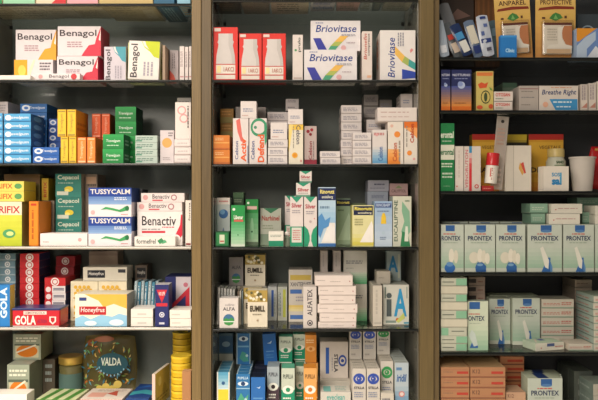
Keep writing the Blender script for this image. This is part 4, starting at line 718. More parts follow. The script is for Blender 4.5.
B('M5', 279, 292.5, 336.5, 'green and white eye carton, upper left green one', y=.125, d=.04, c='#4f9a80', on=zz, art=GE_(), grp=g)
zz = B('M5', 295.4, 304.5, 366, 'dim green eye carton between the lower green and orange fronts', y=.07, d=.05, c='#3f7a64', art=GE_(), grp=g)
zz = B('M5', 295.2, 306, 361, 'green eye carton column at the back, right lower', y=.145, d=.06, c='#2f7a60', art=GE_(), grp=g)
B('M5', 293.2, 305.5, 334, 'green and white eye carton, upper right green one', y=.15, d=.04, c='#3f8a70', on=zz, art=GE_(), grp=g)
OE = EYE('#d8a05c','#dc8a2a','#c8742a','PUPILLA','#6a4a28')
z = B('M5', 303.6, 316.8, 368, 'orange eye carton at the front with light eye', y=.014, d=.05, c='#c87f2c', art=OE, grp=g)
zz = B('M5', 306.8, 318, 363, 'orange eye carton column at the back, lower', y=.12, d=.07, c='#b8742c', art=OE, grp=g)
B('M5', 305, 316.5, 335, 'orange eye carton at the back, upper', y=.125, d=.04, c='#c07a30', on=zz, art=[R(0,0,1,1,'#cf8434'), E(.5,.5,.4,.1,'#e0a868'), C(.5,.5,.14,'#b86a24'), M(.1,.7,.9,.86,2,'#e4c090')], grp=g)
for a, b_, lb in [(267, 280.5, 'second dark eye carton below shelf front between blue and green'), (281.5, 302.5, 'wide pale carton lying low below the front green eye carton'), (303, 317, 'pale carton lying low under the front orange eye carton')]: pass
SV = [R(0,0,1,1,'#c6bdb4'), R(.2,.12,.32,.84,'#2c58a4'), T('STILLA',.5,.16,.64,.66,'#33353c',-90,.03), E(.8,.48,.15,.16,'#2c4a94'), E(.8,.48,.1,.1,'#c6bdb4'), C(.8,.48,.06,'#2c4a94'), M(.42,.2,.46,.6,1,'#6a6a78',1)]
zt = B('M5', 320, 350.5, 381, 'white low carton with teal print supporting the large eye carton', y=.095, d=.10, c='#b9b4a8', art=[R(.1,.2,.4,.6,'#5fa8a0')], grp=g)
B('M5', 320, 348.2, 341.5, 'large white carton with upright dark name and blue eye', y=.125, d=.06, c='#bdb4aa', on=zt, art=SV, grp=g)
B('M5', 320.5, 351, 392, 'white flat carton with teal text at the front, below the large eye carton', y=.012, d=.07, c='#c5c2b8', art={'F':[T('eyeclean',.2,.5,.8,.9,'#4fa098',0,.02)],'T':[R(.1,.1,.35,.8,'#6fb0a8'), M(.5,.2,.9,.8,3,'#8aa8a0')]}, grp=g)
zs = None
for a, b_, c, nm in [(352.3, 366, '#2f4aa0', 'left blue eyed'), (366.8, 380.3, '#2f4aa0', 'middle blue eyed')]:
    zs = B('M5', a, b_, 368.5, f'white eye drop carton in the lower {nm} row', y=.012, d=.14, c='#bdb6aa', art={'F':STI(c),'T':[M(.1,.2,.9,.6,1,'#8f8a80')]}, nd=5, grp=g, dg=.0018)
z3 = B('M5', 380.8, 393.5, 361, 'white eye drop carton with green eye in the lower row', y=.04, d=.11, c='#bdb6aa', art={'F':STI('#2f8a4c'),'T':[M(.1,.2,.9,.6,1,'#8f8a80')]}, nd=4, grp=g, dg=.0018)
B('M5', 380.8, 394, 393, 'low white carton in front of the lower green eyed row', y=.008, d=.028, c='#c2bcb0', art=[M(.1,.5,.8,.8,1,'#6a6a70')], grp=g)
for a, b_, c, z_, nm in [(349.4, 361.8, '#2f4aa0', zs, 'left blue'), (363, 376, '#2f4aa0', zs, 'right blue')]:
    B('M5', a, b_, 327, f'white eye drop carton in the upper row, {nm} eyed', y=.115, d=.034, c='#b9b2a6', on=z_, art=STI(c), grp=g)
B('M5', 377, 390, 327, 'white eye drop carton in the upper row, green eyed', y=.115, d=.034, c='#b9b2a6', on=z3, art=STI('#2f8a4c'), grp=g)
B('M5', 395, 408.8, 362.5, 'pale blue eye drop carton with red ring in the receding right row', y=.02, d=.17, c='#a4aaa4', art={'F':[R(0,0,1,1,'#a9b6be'), G(0,0,1,.5,'#3f78a8','#a9b6be',5), T('iridil',.12,.6,.86,.76,'#2c5a94',0,.03,.2), C(.5,.34,.22,'#c87a74'), C(.5,.34,.14,'#d8c8c4'), R(.1,.84,.5,.9,'#5a80a8')],'L':[M(.1,.2,.9,.8,2,'#8a9290',1)],'T':[M(.1,.2,.9,.6,1,'#7f8680')]}, nd=6, grp=g, dg=.0018)
# ================================================================== right bay
# shelf 1: heel cards, sachets
def sachet(u0, u1, vt, vb, y, tilt, base, art, label, lean=6):
    w = (X(u1, y) - X(u0, y)) * 1.25; h = (vb - vt) * S * kk(y) * 1.1
    t = thing('medicine_sachet', label, 'packet', (X((u0+u1)/2, y), y, shelf_z('R1') + GAP + w/2*abs(math.sin(math.radians(tilt))) + .002), 0, 'flat packets leaning in a row')
    a = [([(x, yy) for x, yy in pts], c) for pts, c in art]
    pillow('pouch', t, w, h * 1.06, .005, base, a, 8, 12)
    t.rotation_euler = (math.radians(-lean), math.radians(tilt), 0)
def rc(x0, y0, x1, y1): return [(x0,y0),((x0+x1)/2,y0),(x1,y0),(x1,(y0+y1)/2),(x1,y1),((x0+x1)/2,y1),(x0,y1),(x0,(y0+y1)/2)]
sachet(441, 449, 21, 54, .02, -9, '#9aa6b4', [(rc(.2,.1,.8,.3),'#c8ccd4')], 'pale blue grey packet at the left end of the heel card shelf')
sachet(456, 466, 3, 54, .048, -17, '#66686c', [(rc(.2,.2,.8,.35),'#b04a3c'), (rc(.15,.5,.8,.56),'#9a9a9c')], 'long grey packet with red marks leaning far left')
sachet(455, 464, 22, 54, .034, -22, '#4f5458', [(rc(.2,.5,.8,.65),'#b8443a'), (rc(.2,.12,.8,.4),'#c8b8a8')], 'dark packet with red and cream label leaning left')
sachet(464, 473, 24, 54, .018, -24, '#1c2c50', [(rc(.15,.5,.85,.72),'#3f80b0'), (rc(.2,.1,.85,.45),'#c3c4c0')], 'navy packet with light blue band, strongly tilted')
sachet(475, 484, 20, 54, .034, -16, '#5c6c84', [(rc(.15,.35,.85,.85),'#c6c2b4'), (rc(.2,.1,.8,.3),'#26366c')], 'blue grey packet with cream panel')
sachet(484, 494, 17, 54, .016, -9, '#a9b0bc', [(rc(.1,.32,.9,.42),'#26366c'), (rc(.2,.5,.45,.6),'#4a5a8a'), (rc(.5,.7,.8,.78),'#4a5a8a'), (rc(.3,.9,.8,.96),'#26366c'), (rc(.4,.12,.8,.2),'#4a4a5a')], 'white packet with navy bands, nearest to the small blue box')
sachet(493, 503, 18, 54, .064, -4, '#50646c', [(rc(.2,.6,.8,.8),'#6c8490')], 'dim teal grey packet just behind the small blue box')
B('R1', 500.5, 517, 35, 'small bright blue box with white word in front of the left heel card', y=.006, d=.018, c='#2470b4', art=[T('Clinic',.3,.22,.85,.4,'#a8d0e8',0,.03), R(0,.9,1,1,'#3a88c8')], name='plaster_box', cat='box')
B('R1', 441, 474, -6, 'dark brown patterned carton behind the leaning packets, left', y=.13, d=.08, c='#33261f', art=[P([(.2,.3),(.5,.5),(.8,.45),(.6,.25)],'#54413a'), P([(.1,.6),(.5,.8),(.9,.7),(.5,.65)],'#6a5048'), M(.1,.1,.8,.25,2,'#4a3a34')])
B('R1', 475, 500, -2, 'orange brown striped carton behind the leaning packets, right', y=.13, d=.08, c='#5c3a1c', art=[R(.1+.2*i,0,.18+.2*i,1,'#6e4622') for i in range(5)])
# heel cards: card + clear blister + boxed plaster
BLI = clear_mat('clear_blister', (.92,.92,.9), .08)
def heel_card(u0, u1, vt, label, tilt, word):
    y = .046; w = X(u1, y) - X(u0, y); h = Z(vt, y) - shelf_z('R1') - GAP - .002
    t = thing('heel_plaster_card', label, 'blister card', (X((u0+u1)/2, y), y, shelf_z('R1') + GAP + w/2*abs(math.sin(math.radians(tilt)))), 0, 'beige heel plaster cards')
    t.rotation_euler = (0, math.radians(tilt), 0)
    mb = MB(); mb.box(-w/2, .0, 0, w/2, .0016, h, mat('#c59a52', .35), .0005)
    fr = (Vector((-w/2, 0, 0)), Vector((w, 0, 0)), Vector((0, 0, h)), Vector((0, -1, 0)))
    paint(mb, [G(0,0,1,.62,'#b07c46','#caa25a',6), G(0,.62,1,1,'#caa456','#d2b068',4), T(word,.12,.85,.9,.925,'#4a2c20',0,.02), P([(.06,.76),(.1,.80),(.5,.83),(.95,.82),(.97,.78),(.5,.78)],'#7c3020'), P([(.34,.64),(.42,.7),(.5,.73),(.62,.70),(.68,.65),(.5,.60)],'#3f7a3c'), P([(.45,.63),(.5,.7),(.56,.63)],'#74a860'), R(.16,.63,.24,.66,'#5c3a28'), R(.72,.64,.78,.68,'#5c3a28')], fr)
    mb.build('card', t)
    mb = MB(); bx0, bx1, bz0, bz1 = -w*.34, w*.36, h*.09, h*.555
    mb.box(bx0, -.014, bz0, bx1, -.001, bz1, mat('#d8d0c6'), .0015)
    fr = (Vector((bx0, -.014, bz0)), Vector((bx1-bx0, 0, 0)), Vector((0, 0, bz1-bz0)), Vector((0, -1, 0)))
    paint(mb, [R(0,.92,1,1,'#5a2e22'), P([(.62,.9),(1,.9),(1,.25),(.8,.25),(.66,.5)],'#b87850'), P([(.5,.84),(.72,.9),(.66,.78),(.62,.5),(.74,.3),(1,.24),(1,.18),(.1,.18),(.2,.28),(.5,.3)],'#e2dcd4'), M(.12,.4,.5,.82,5,'#b8b0a4'), R(.1,.0,.95,.14,'#c8a888')], fr)
    o = mb.build('plaster_pack', t); o['label'] = 'white heel shaped plaster pack in the window'
    mb = MB(); mb.box(bx0-.004, -.019, bz0-.006, bx1+.004, -.0004, bz1+.006, BLI, .003); o = mb.build('clear_blister', t); o['label'] = 'clear moulded blister'
heel_card(497.5, 533, -4, 'beige heel plaster card leaning left behind the small blue box', -3.5, 'ANPAREL')
heel_card(535.5, 575.5, -6, 'beige heel plaster card standing straight, right one', 0, 'PROTECTIVE')
B('R1', 577.5, 640, 14, 'dark grey blue carton with oval badge at the right end of the heel card shelf', y=.10, d=.06, c='#3c444a', art=[E(.16,.68,.1,.1,'#8a9aa4'), E(.16,.68,.08,.07,'#2a3238'), R(0,.35,1,.5,'#a88a34')])
B('R1', 576.5, 640, 28, 'blue grey carton with orange top corner at the right frame edge', y=.012, d=.06, c='#8095b0', art=[R(0,.55,1,1,'#c8862c'), P([(0,.5),(.32,1),(.5,1),(1,1),(1,0),(0,0)],'#5f7cb0'), P([(0,.0),(0,.4),(.14,.7),(.3,.9),(.3,.6),(.16,.3),(.16,0)],'#a3b4c8'), P([(.16,0),(.3,.4),(.4,.2),(.36,0)],'#c3c9d2')])
# ------------------------------------------------------------------ right shelf 2
SUN = [G(0,.1,1,.62,'#d08438','#3a4a90',9), R(0,0,1,.1,'#cc6a24'), R(0,.6,1,1,'#1f2654'), C(.5,.62,.18,'#a3b0cc'), C(.44,.65,.13,'#7c8cba'), T('NOTTURNO',.06,.84,.94,.9,'#b8bcd0',0,.02), M(.15,.76,.85,.8,1,'#8088b0'), M(.15,.16,.85,.2,1,'#8a5a30')]
g = 'navy to orange sunset cartons'
B('R2', 430+11, 450.5, 69.5, 'sunset coloured carton against the right bay upright', y=.012, d=.08, c='#1c2044', art=SUN, grp=g)
B('R2', 451.3, 471.5, 69.5, 'sunset coloured carton with full moon beside the yellow carton', y=.012, d=.08, c='#1c2044', art=SUN, grp=g)
B('R2', 476, 493.5, 71, 'yellow carton with red and green fruit picture and black oval', y=.012, d=.08, c='#a8984a', art={'F':[R(0,0,1,1,'#bcab62'), R(.04,.88,.96,.97,'#c8743c'), P([(.1,.66),(.3,.72),(.5,.68),(.7,.72),(.6,.58),(.2,.56)],'#c0502c'), E(.55,.34,.28,.17,'#2c3a24'), E(.55,.34,.24,.14,'#bcab62'), E(.55,.34,.1,.12,'#3c4a2c'), E(.2,.08,.18,.05,'#c0502c'), E(.85,.1,.14,.06,'#b8502c'), P([(.75,.6),(.9,.56),(.95,.5),(.8,.52)],'#6a8a3c')],'L':[R(0,0,1,1,'#76683c')]})
OTO = [R(0,0,1,1,'#c9c0b8'), T('OTOSAN',.08,.5,.85,.85,'#b8342c',0,.03), M(.08,.2,.5,.35,1,'#4a6a50'), R(0,0,1,.06,'#8a8480')]
z = B('R2', 493.9, 512.5, 101.5, 'white ear care carton with red name, lower one', y=.012, d=.05, c='#beb5ac', art=OTO, grp='ear care cartons')
B('R2', 493.9, 513, 91.3, 'white ear care carton with red name, upper one', y=.012, d=.05, c='#beb5ac', on=z, art=OTO, grp='ear care cartons')
B('R2', 502.5, 517, 82.5, 'grey green carton behind the ear care pair', y=.10, d=.08, c='#5a6c5c', art=[R(0,.85,1,1,'#3f5a48'), M(.6,.1,.9,.8,1,'#4a5a4c',1)])
B('R2', 519.3, 538.6, 85.5, 'grey white carton left of the blue cornered nose strip carton', y=.014, d=.08, c='#a39b94', art=[R(0,.86,1,.9,'#8a6a68'), M(.1,.2,.6,.26,1,'#6a625e'), M(.1,.5,.9,.56,1,'#6a6a70'), M(.1,.74,.8,.8,1,'#77706c')])
B('R2', 539, 578.3, 85.5, 'wide white nose strip carton with blue lower corner', y=.014, d=.08, c='#c4bcb4', art=[R(0,0,1,1,'#c5bdb5'), T('Breathe Right',.07,.58,.95,.84,'#1f3464',0,.015,.2), P([(.26,.46),(.98,.46),(.98,.02),(.42,.02)],'#3a86b8'), M(.36,.28,.9,.4,1,'#c3d4dc'), M(.44,.1,.9,.2,1,'#c3d4dc'), M(.3,.9,.9,.95,1,'#c08058'), C(.16,.24,.07,'#d0a088')])
for a, b_, vt, lb, c in [(580.5, 588, 84, 'white striped carton on end right of the nose strip carton', '#b5aca4'), (588.6, 596.4, 83, 'second white carton on end with red foot, near the right frame edge', '#bcb4ac'), (597, 625, 81, 'white carton cut off by the right frame edge, second shelf', '#c3bcb0')]:
    B('R2', a, b_, vt, lb, y=.014, d=.08, c=c, art=[M(.2,.4,.8,.95,2,'#8d8288',1), R(.1,.05,.9,.4,'#c9beb4'), P([(.1,.1),(.9,.3),(.9,.1)],'#b07a6c')])
# ------------------------------------------------------------------ right shelf 3
B('R3', 440.6, 454.5, 123, 'tall green carton with white bands at the right bay upright', y=.012, d=.08, c='#17683a', art=[R(0,0,1,1,'#1b7440'), R(0,.46,1,.68,'#cfd0c0'), T('erontal',-.0,.53,.96,.62,'#2f6a44',0,.03), T('erontal',0,.78,.94,.88,'#d4dccb',0,.03), M(.1,.72,.9,.75,1,'#a8c0a8'), M(.05,.34,.95,.42,2,'#c8d4c0'), M(.1,.18,.95,.28,2,'#b8c8b4'), M(.2,.06,.8,.08,1,'#7aa884')])
VR = [R(0,0,1,1,'#cdc4bc'), C(.2,.1,.1,'#b85a50')]
B('R3', 455.2, 463.6, 146, 'white carton with red circle foot left of the red striped one', y=.012, d=.07, c='#c3bab2', art=VR + [M(.4,.3,.6,.9,1,'#b8aaa2',1)])
B('R3', 464, 480.8, 146, 'white carton with vertical red letters and blue and red stripe', y=.012, d=.07, c='#c6bdb5', art=[R(0,0,1,1,'#c9c0b8'), T('VENORUTON',.06,.06,.24,.92,'#b8646c',90,.02), R(.3,.0,.46,.5,'#c02c34'), G(.3,.5,.46,.85,'#c02c34','#cfc6c0',3), R(.3,.85,.46,1,'#3a86b0'), C(.75,.1,.13,'#b83c3c'), C(.75,.1,.07,'#c9c0b8')])
YB_ = [R(0,0,1,1,'#cf9a30'), R(0,.9,1,1,'#b02c24'), R(.02,.3,.98,.86,'#d8aa3c'), T('VEGETALE',.3,.74,.92,.80,'#7c5a28',0,.02), T('DIALIST',.05,.33,.95,.42,'#4a3018',0,.03), G(0,0,1,.24,'#c87a2c','#d8a83c',3)]
g = 'yellow cartons with a red top band'
B('R3', 472, 504, 134, 'yellow red topped carton behind the striped carton and lip balm', y=.10, d=.03, c='#9c7424', art=YB_, grp=g)
B('R3', 506, 527, 134.3, 'yellow carton with black band half hidden behind the plain white carton', y=.105, d=.06, c='#98842c', art=[R(0,.9,1,1,'#b8a02c'), R(0,.8,1,.86,'#2c2818'), M(.2,.3,.9,.6,3,'#6a5a20')], grp=g)
B('R3', 528.5, 563.5, 134, 'yellow red topped carton behind the white bottle and cup', y=.118, d=.03, c='#9c7424', art=YB_, grp=g)
B('R3', 482, 494, 185.5, 'small red flat box at the foot of the clear tube pack', y=.012, d=.03, c='#a02824', art=[M(.1,.3,.9,.6,1,'#d08078')], name='plaster_box', cat='box')
# lip balm tube in a tilted clear pack
t = thing('lip_balm_pack', 'tilted clear hanging pack holding a red and white lip balm tube', 'pack', (X(497.5,.03), .04, shelf_z('R3') + GAP + .004)); t.rotation_euler = (0, math.radians(5.5), 0)
hh = (190 - 113) * S * kk(.03) - .008; w_ = X(507,.03) - X(495,.03)
mb = MB(); mb.box(-w_/2, .0015, 0, w_/2, .0027, hh, clear_mat('cloudy_film', (.86,.84,.82), .12, cover=.45, cover_col='#cfc6be'), .0004)
fr = (Vector((-w_/2, .0013, 0)), Vector((w_, 0, 0)), Vector((0, 0, hh)), Vector((0, -1, 0)))
paint(mb, [C(.5,.93,.14,'#2c2622'), M(.15,.6,.85,.85,5,'#a08478'), M(.3,.04,.8,.3,4,'#b8a49c')], fr); mb.build('backing_film', t)
mb = MB(); r_ = .0155; cx = -.021; z0 = .013
mb.lathe([(0,z0),(r_,z0),(r_,z0+.045),(0,z0+.045)], mat('#d6d0c6', .3), 24, cx, -.016)
mb.build('tube', t, True)['label'] = 'white printed tube'
mb = MB(); mb.lathe([(0,z0+.0455),(r_*1.03,z0+.0455),(r_*1.03,z0+.075),(r_*.95,z0+.077),(0,z0+.077)], mat('#b8262a', .25), 24, cx, -.016); mb.build('cap', t, True)['label'] = 'glossy red cap'
mb = MB(); paint(mb, [T('BALM',.3,.1,.6,.9,'#a04a44',90,.02), R(.1,.3,.22,.9,'#c8443c')], (Vector((cx-r_*.62, -.016-r_*.98, z0+.005)), Vector((r_*1.24,0,0)), Vector((0,0,.037)), Vector((0,-1,0)))); mb.build('printed_label', t)
B('R3', 504.8, 531.3, 145.3, 'plain white carton with small red and yellow slanted mark', y=.048, d=.05, c='#c9c2b6', art={'F':[R(.33,0,1,1,'#cfc8bc'), P([(.52,.5),(.58,.64),(.72,.4),(.66,.34)],'#c89a50'), P([(.6,.6),(.7,.64),(.8,.4),(.74,.38)],'#c04a3c'), R(.32,0,.335,1,'#9c958a')]})
z = B('R3', 542.7, 569, 166, 'white carton with blue square letters in front of the capped bottle', y=.012, d=.035, c='#d2cbc0', art=[R(.0,0,.0+.02,1,'#b8b0a4'), T('SOS',.34,.58,.66,.74,'#2f8ab8',0,.03), T('sal',.34,.24,.72,.56,'#2f7cb0',0,.05), R(.66,.3,.72,.74,'#4a9ac0')])
t = thing('capped_bottle', 'white wide bottle with cream screw cap behind the blue lettered carton', 'bottle', (X(558,.07), .085, shelf_z('R3') + GAP))
r_ = (X(567.5,.08) - X(548.5,.08)) / 2; hb = Z(149,.08) - shelf_z('R3')
mb = MB(); mb.lathe([(0,0),(r_*.96,0),(r_,.003),(r_,hb*.70),(r_*.84,hb*.77),(r_*.8,hb*.8),(0,hb*.8)], mat('#c4c4b0', .25)); mb.build('body', t, True)
mb = MB(); paint(mb, [T('SANO',.2,.4,.9,.8,'#3f5a3c',0,.05), R(0,.1,1,.2,'#6c8a5c')], (Vector((-r_*.55,-r_*1.01,hb*.58)), Vector((r_*1.1,0,0)), Vector((0,0,hb*.16)), Vector((0,-1,0)))); mb.build('printed_label', t)
mb = MB(); mb.lathe([(0,hb*.805),(r_*.86,hb*.805),(r_*.86,hb*.97),(r_*.8,hb),(0,hb)], mat('#cdb878', .35)); mb.build('cap', t, True)['label'] = 'cream screw cap'
t = thing('plastic_cup', 'translucent white plastic cup right of the blue lettered carton', 'cup', (X(581.5,.05), .045, shelf_z('R3') + GAP))
rt = (X(594.5,.05) - X(569.3,.05)) / 2; rb = rt*.72; hc = Z(157.5,.05) - shelf_z('R3')
mb = MB(); mb.lathe([(0,0),(rb,0),(rb*1.02,.002),(rt*.97,hc*.95),(rt*1.03,hc*.955),(rt*1.03,hc),(rt*.94,hc),(rb*.96,.004),(0,.004)], mat('#b5afa8', .3), 36, 0, 0)
mb.build('cup_wall', t, True)
t = thing('red_pouch', 'crumpled bright red pouch at the right frame edge', 'pouch', (X(604,.10), .115, shelf_z('R3') + GAP + .003)); t.rotation_euler = (0, math.radians(8), 0)
pillow('pouch', t, X(626,.1) - X(590,.1), .115, .03, '#b01c20', [(rc(.1,.9,.5,.95),'#c8a050')])
# ------------------------------------------------------------------ right shelf 4: pregnancy-style white and green cartons
def PRO(kind):
    L = [R(0,0,1,1,'#b4bdb2'), G(0,.08,1,.5,'#8fae98','#b4bdb2',5), R(.38,.86,.7,.985,'#2f5a94'), E(.54,.86,.16,.03,'#4f78a8'), M(.28,.78,.8,.82,1,'#b8403c'), T('PRONTEX',.1,.66,.9,.76,'#1f2c50',0,.02), M(.2,.6,.8,.63,1,'#8a9a8a'), R(0,0,1,.07,'#b8beb2')]
    if kind == 'a': L += [E(.3,.3,.16,.12,'#c8c4b4'), E(.5,.34,.09,.15,'#d0ccbe'), E(.62,.32,.08,.14,'#c8c4b4'), E(.74,.28,.08,.12,'#d0ccbe'), P([(.36,.0),(.34,.1),(.42,.2),(.58,.2),(.7,.12),(.7,0)],'#2c5a94'), E(.5,.15,.1,.03,'#6a90b4'), R(.36,0,.7,.04,'#24508c')]
    else: L += [P([(.4,0),(.66,0),(.66,.3),(.58,.3)],'#2f62a0'), P([(.36,.5),(.44,.54),(.62,.24),(.6,.06),(.5,.1)],'#cfcfc4'), P([(.66,0),(.66,.22),(.72,.1),(.72,0)],'#5a86b0')]
    return L
g = 'white and pale green plaster cartons with a blue tab'
for a, b_, k, nm in [(441.0, 463.8, 'a', 'first at the upright'), (464.6, 495.2, 'a', 'second from the upright'), (496, 525.4, 'a', 'third from the upright'), (527.5, 562, 'b', 'fourth, below the flat white carton'), (563.2, 594, 'b', 'fifth, second from right'), (595, 628, 'b', 'cut off by the right frame edge')]:
    art = {'F': PRO(k), 'L': [R(0,.5,1,.52,'#9aa890')]}
    if nm.startswith('first'): # same print, its left part goes on behind the upright
        art = {'F': [R(0,0,1,1,'#b4bdb2'), G(0,.08,1,.5,'#8fae98','#b4bdb2',5), R(.2,.86,.6,.985,'#2f5a94'), M(.1,.78,.7,.82,1,'#b8403c'), T('RONTEX',.02,.66,.86,.76,'#1f2c50',0,.02), M(.1,.6,.8,.63,1,'#8a9a8a'), R(0,0,1,.07,'#b8beb2'), E(.45,.34,.12,.15,'#d0ccbe'), E(.65,.32,.1,.14,'#c8c4b4'), E(.38,.08,.24,.1,'#2c62a4'), E(.38,.16,.16,.05,'#5a86b4')]}
    top = B('R4', a, b_, 224.3, f'white and pale green carton with blue tab, {nm}', y=.012, d=.10, c='#a3ab9e', art=art, grp=g)
for a, b_, nm in [(441.5, 468, 'left'), (469, 499, 'centre'), (500, 531, 'right')]:
    B('R4', a, b_, 221.5, f'white and green carton in the rear row behind the first three, {nm}', y=.118, d=.06, c='#a5aa98', art=PRO('a'), grp=g)
g = 'flat white and green gauze cartons'
FW = [R(0,0,1,1,'#cbc8bc'), C(.15,.4,.02,'#b04a4a'), M(.22,.45,.9,.6,1,'#b08c8a')]
FG = [R(0,0,1,1,'#7fa08c'), M(.1,.3,.8,.7,2,'#a8baa8'), R(0,0,1,.15,'#5c7a68')]
z = B('R4', 531, 545.3, 213.6, 'flat green carton left of the lower white flat one', y=.03, d=.07, c='#6f8f7c', on=top, art=FG, grp=g)
z = B('R4', 549, 580, 213.6, 'flat white carton directly on the fourth blue tabbed carton', y=.014, d=.06, c='#c4c2b4', on=top, art=FW, grp=g)
B('R4', 551, 582.3, 203.6, 'flat white carton, upper of two above the blue tabbed cartons', y=.016, d=.07, c='#c0beb0', on=z, art=FW, grp=g)
B('R4', 530, 547.8, 203.4, 'flat green carton left of the upper white flat one', y=.03, d=.07, c='#6f8f7c', on=z, art=FG, grp=g)
z = B('R4', 582, 589.5, 212, 'flat green carton at right between two white stacks', y=.05, d=.05, c='#5f7f6c', on=top, art=FG, n=1, grp=g)
z = B('R4', 595.2, 630, 205.5, 'flat white carton cut off by the right frame edge above tabbed ones', y=.014, d=.07, c='#c6c4b6', on=top, art=FW, grp=g, n=2)
B('R4', 577, 603, 197.5, 'flat green carton topping the right hand flat stack at the back', y=.11, d=.07, c='#728f7e', on=B('R4', 577, 603, 222, 'white green carton at the back holding up the right flat stack', y=.11+.005, d=.065, c='#98a08c', grp=g), n=3, art=FG, grp=g)
# ------------------------------------------------------------------ right shelf 5
GA = [R(0,0,1,1,'#b4b6a6'), R(.58,.05,1,.95,'#7fae90'), R(.04,.45,.5,.56,'#5a625a'), R(0,0,1,.08,'#8c8f80')]
GB = [R(0,0,1,1,'#c2beac'), R(0,0,1,.08,'#9a9686')]
GC = [R(0,0,1,1,'#b4b6a6'), R(0,.05,.28,.95,'#7fae90'), R(.4,.5,.9,.6,'#5a625a')]
prev = None; vts = [343.5, 335.8, 327.2, 319, 310.3, 302, 294, 286, 277.8]; kinds = [GA, GA, GC, GB, GA, GB, GA, GB, GA]
for i, (vt, k) in enumerate(zip(vts, kinds)):
    prev = B('R5', 440.8, 467 + (i % 2)*.8, vt, 'flat ' + ('cream' if k is GB else 'white and mint') + ' carton of nine stacked at the upright, ' + ('lowest' if i == 0 else ORD[8-i]), y=.012, d=.08, c='#b8b8a8', on=prev, art=k, grp='flat cream and mint cartons', rz=(-1)**i*.5)
g = 'white and pale green plaster cartons with a blue tab'
z = B('R5', 467.5, 488.3, 301, 'narrow looking blue tabbed carton standing right of the flat stack', y=.022, d=.03, c='#a3ab9e', art=[R(0,0,1,1,'#bfc9b4'), G(0,0,1,.5,'#8fb498','#bfc9b4',5), R(.08,.84,.6,.985,'#2f5a94'), M(.05,.72,.6,.76,1,'#b8403c'), T('ONTEX',.02,.6,.82,.7,'#1f2c50',0,.02), M(.1,.54,.7,.56,1,'#8a9a8a'), P([(.1,.05),(.5,.05),(.5,.12),(.2,.16)],'#2f62a0'), P([(.05,.3),(.2,.42),(.35,.35),(.5,.1),(.3,.08)],'#b9c6c0')], grp=g)
zz = B('R5', 468.5, 485, 302, 'pale carton behind the narrow looking tabbed carton', y=.12, d=.06, c='#a0a090', grp=None)
B('R5', 468.5, 485, 277, 'pinkish cream flat carton at the back above the narrow looking tabbed carton', y=.12, d=.06, c='#a08c80', on=zz, art=[R(.5,0,1,1,'#a89488'), R(0,.3,.45,.8,'#3c3432'), M(.55,.3,.9,.6,1,'#8a5c54')], n=3, grp='pinkish flat cartons at the back')
B('R5', 489.2, 510.4, 298.5, 'blue tabbed carton in the middle of the fifth right shelf, second row', y=.10, d=.05, c='#a8b09e', art=PRO('b'), grp=g)
B('R5', 512.4, 540, 298, 'blue tabbed carton behind the front flat carton, right of its twin', y=.088, d=.05, c='#acb4a2', art=PRO('b'), grp=g)
B('R5', 489.5, 538, 295, 'long tabbed carton lying behind the blue tabbed pair', y=.155, d=.05, c='#a0a894', grp=g)
g = 'flat pink printed test cartons'
PK = [R(0,0,1,1,'#b8b3a6'), M(.05,.3,.6,.6,2,'#b07068'), M(.62,.3,.98,.7,2,'#a84a40'), R(0,0,1,.12,'#7f9484')]
B('R5', 541.5, 574, 299, 'flat pink printed carton stacked left of the tall brownish ones', y=.085, d=.07, c='#a8a498', art=PK, n=5, grp=g)
B('R5', 575, 592, 279.5, 'brownish carton of the tall rear column at right', y=.13, d=.09, c='#8c8074', art=[R(0,.2,1,.9,'#96887a'), M(.1,.4,.9,.6,1,'#6a5248')], n=8, grp='brownish rear cartons')
B('R5', 593.5, 630, 296, 'pink and mint flat carton in the stack at the right frame edge', y=.012, d=.11, c='#9aa898', art={'F':PK,'L':[R(0,0,1,1,'#93a49c'), M(.05,.3,.95,.6,1,'#a8746c'), R(0,0,1,.1,'#5c6c64')]}, n=8, grp=g)
B('R5', 530, 564, 342.5, 'flat white and mint carton turned slightly at the front', y=.022, d=.055, c='#a9b8a4', art={'F':[R(0,0,1,1,'#c8c6b8'), C(.2,.35,.02,'#b04a4a'), R(.4,.5,.66,.9,'#4a5a80'), M(.68,.3,.98,.6,1,'#b07068')],'T':[R(.1,.1,.9,.9,'#a8bca4'), R(.4,.5,.6,.9,'#5a6a90'), P([(.1,.2),(.3,.8),(.36,.8),(.16,.2)],'#c8b8ac')]}, rz=16, grp=g)
B('R5', 568.5, 592.6, 343.5, 'flat pink printed carton lying alone between the turned one and the edge stack', y=.02, d=.06, c='#b8aea0', art=PK, grp=g)
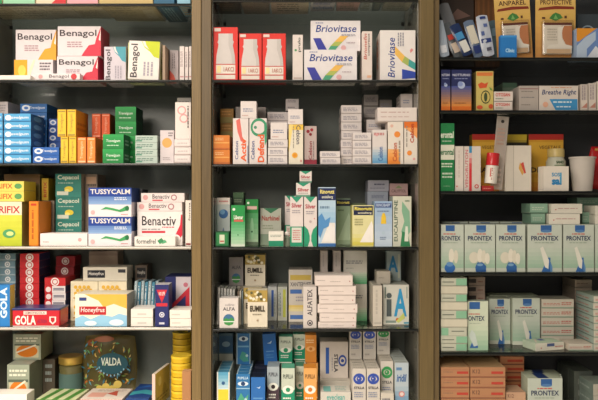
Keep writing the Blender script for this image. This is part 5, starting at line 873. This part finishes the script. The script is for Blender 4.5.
# ------------------------------------------------------------------ right shelf 6
g = 'flat orange red cartons in the lowest right stacks'
OR = [R(0,0,1,1,'#a87a58'), R(.0,0,1,.14,'#8c5c44'), M(.08,.45,.5,.62,1,'#8a6a54'), R(.56,.36,.96,.6,'#b04034'), M(.1,.7,.9,.82,1,'#a87058')]
OR2 = [R(0,0,1,1,'#a87a58'), R(.0,0,1,.14,'#8c5c44'), T('K12',.06,.4,.28,.8,'#6a4a3c',0,.02), R(.6,.36,.94,.6,'#b04034'), M(.34,.3,.9,.36,1,'#a87058')]
B('R6', 441, 469.6, 367, 'orange red flat carton in the left front stack', y=.012, d=.12, c='#9c7050', art={'F':OR,'T':[R(0,0,1,1,'#a88460')]}, n=6, grp=g)
B('R6', 470.4, 505.5, 367, 'orange red flat carton in the right front stack', y=.012, d=.12, c='#9c7050', art={'F':OR2,'T':[R(0,0,1,1,'#a0805c')]}, n=6, grp=g)
B('R6', 500, 524, 356.5, 'reddish flat carton of the taller stack behind', y=.138, d=.08, c='#a06c4c', art=[R(0,0,1,1,'#a8704c'), R(.3,.35,.95,.65,'#a03c28'), R(0,0,1,.14,'#704430')], n=7, grp=g)
B('R6', 441.5, 470, 360, 'dim tan carton behind the left front stack', y=.14, d=.08, c='#8a7450', n=6, grp=g)
B('R6', 470.5, 498.5, 359, 'dim tan carton behind the right front stack', y=.14, d=.08, c='#86704c', n=6, grp=g)
B('R6', 505.8, 526, 392, 'pale orange flat carton lying low beside the lowest tabbed carton', y=.02, d=.07, c='#b89478', art=[T('K12',.1,.7,.4,.9,'#6a4a3c')], n=2, grp=g)
g = 'white and pale green plaster cartons with a blue tab'
for k, (y, vt, nm, dx) in enumerate([(.02, 378, 'frontmost with full name', 0), (.075, 376, 'second behind, top showing', -.5), (.13, 374, 'third behind, top showing', -1.2)]):
    B('R6', 527.5 + dx, 562.5 + dx, vt, f'blue tabbed carton on the lowest right shelf, {nm}', y=y, d=.05, c='#a9b09c', art={'F':PRO('b'),'T':[R(.3,0,.62,1,'#1f3464')]}, grp=g)
B('R6', 574, 592.5, 371, 'dark grey carton row receding left of the pale edge stack', y=.10, d=.12, c='#4c524c', art=[M(.2,.2,.8,.9,3,'#6a706a')], nd=3, grp='grey cartons at the lowest right')
B('R6', 593, 640, 384, 'grey and pink flat carton in the stack at the lower right corner', y=.012, d=.085, c='#7c857c', art={'F':[R(0,0,1,1,'#a09c90'), R(.1,.3,.9,.6,'#a8584c')],'L':[R(0,0,1,1,'#6c7a74'), M(.05,.3,.95,.6,1,'#8f9a94')]}, n=4, grp='grey cartons at the lowest right')
dup = {k: v for k, v in LABELS.items() if len(v) > 1}
for k, v in dup.items(): print('DUPLABEL', k, v)
for k in LABELS:
    if not 4 <= len(k.split()) <= 16: print('LEN', len(k.split()), k)
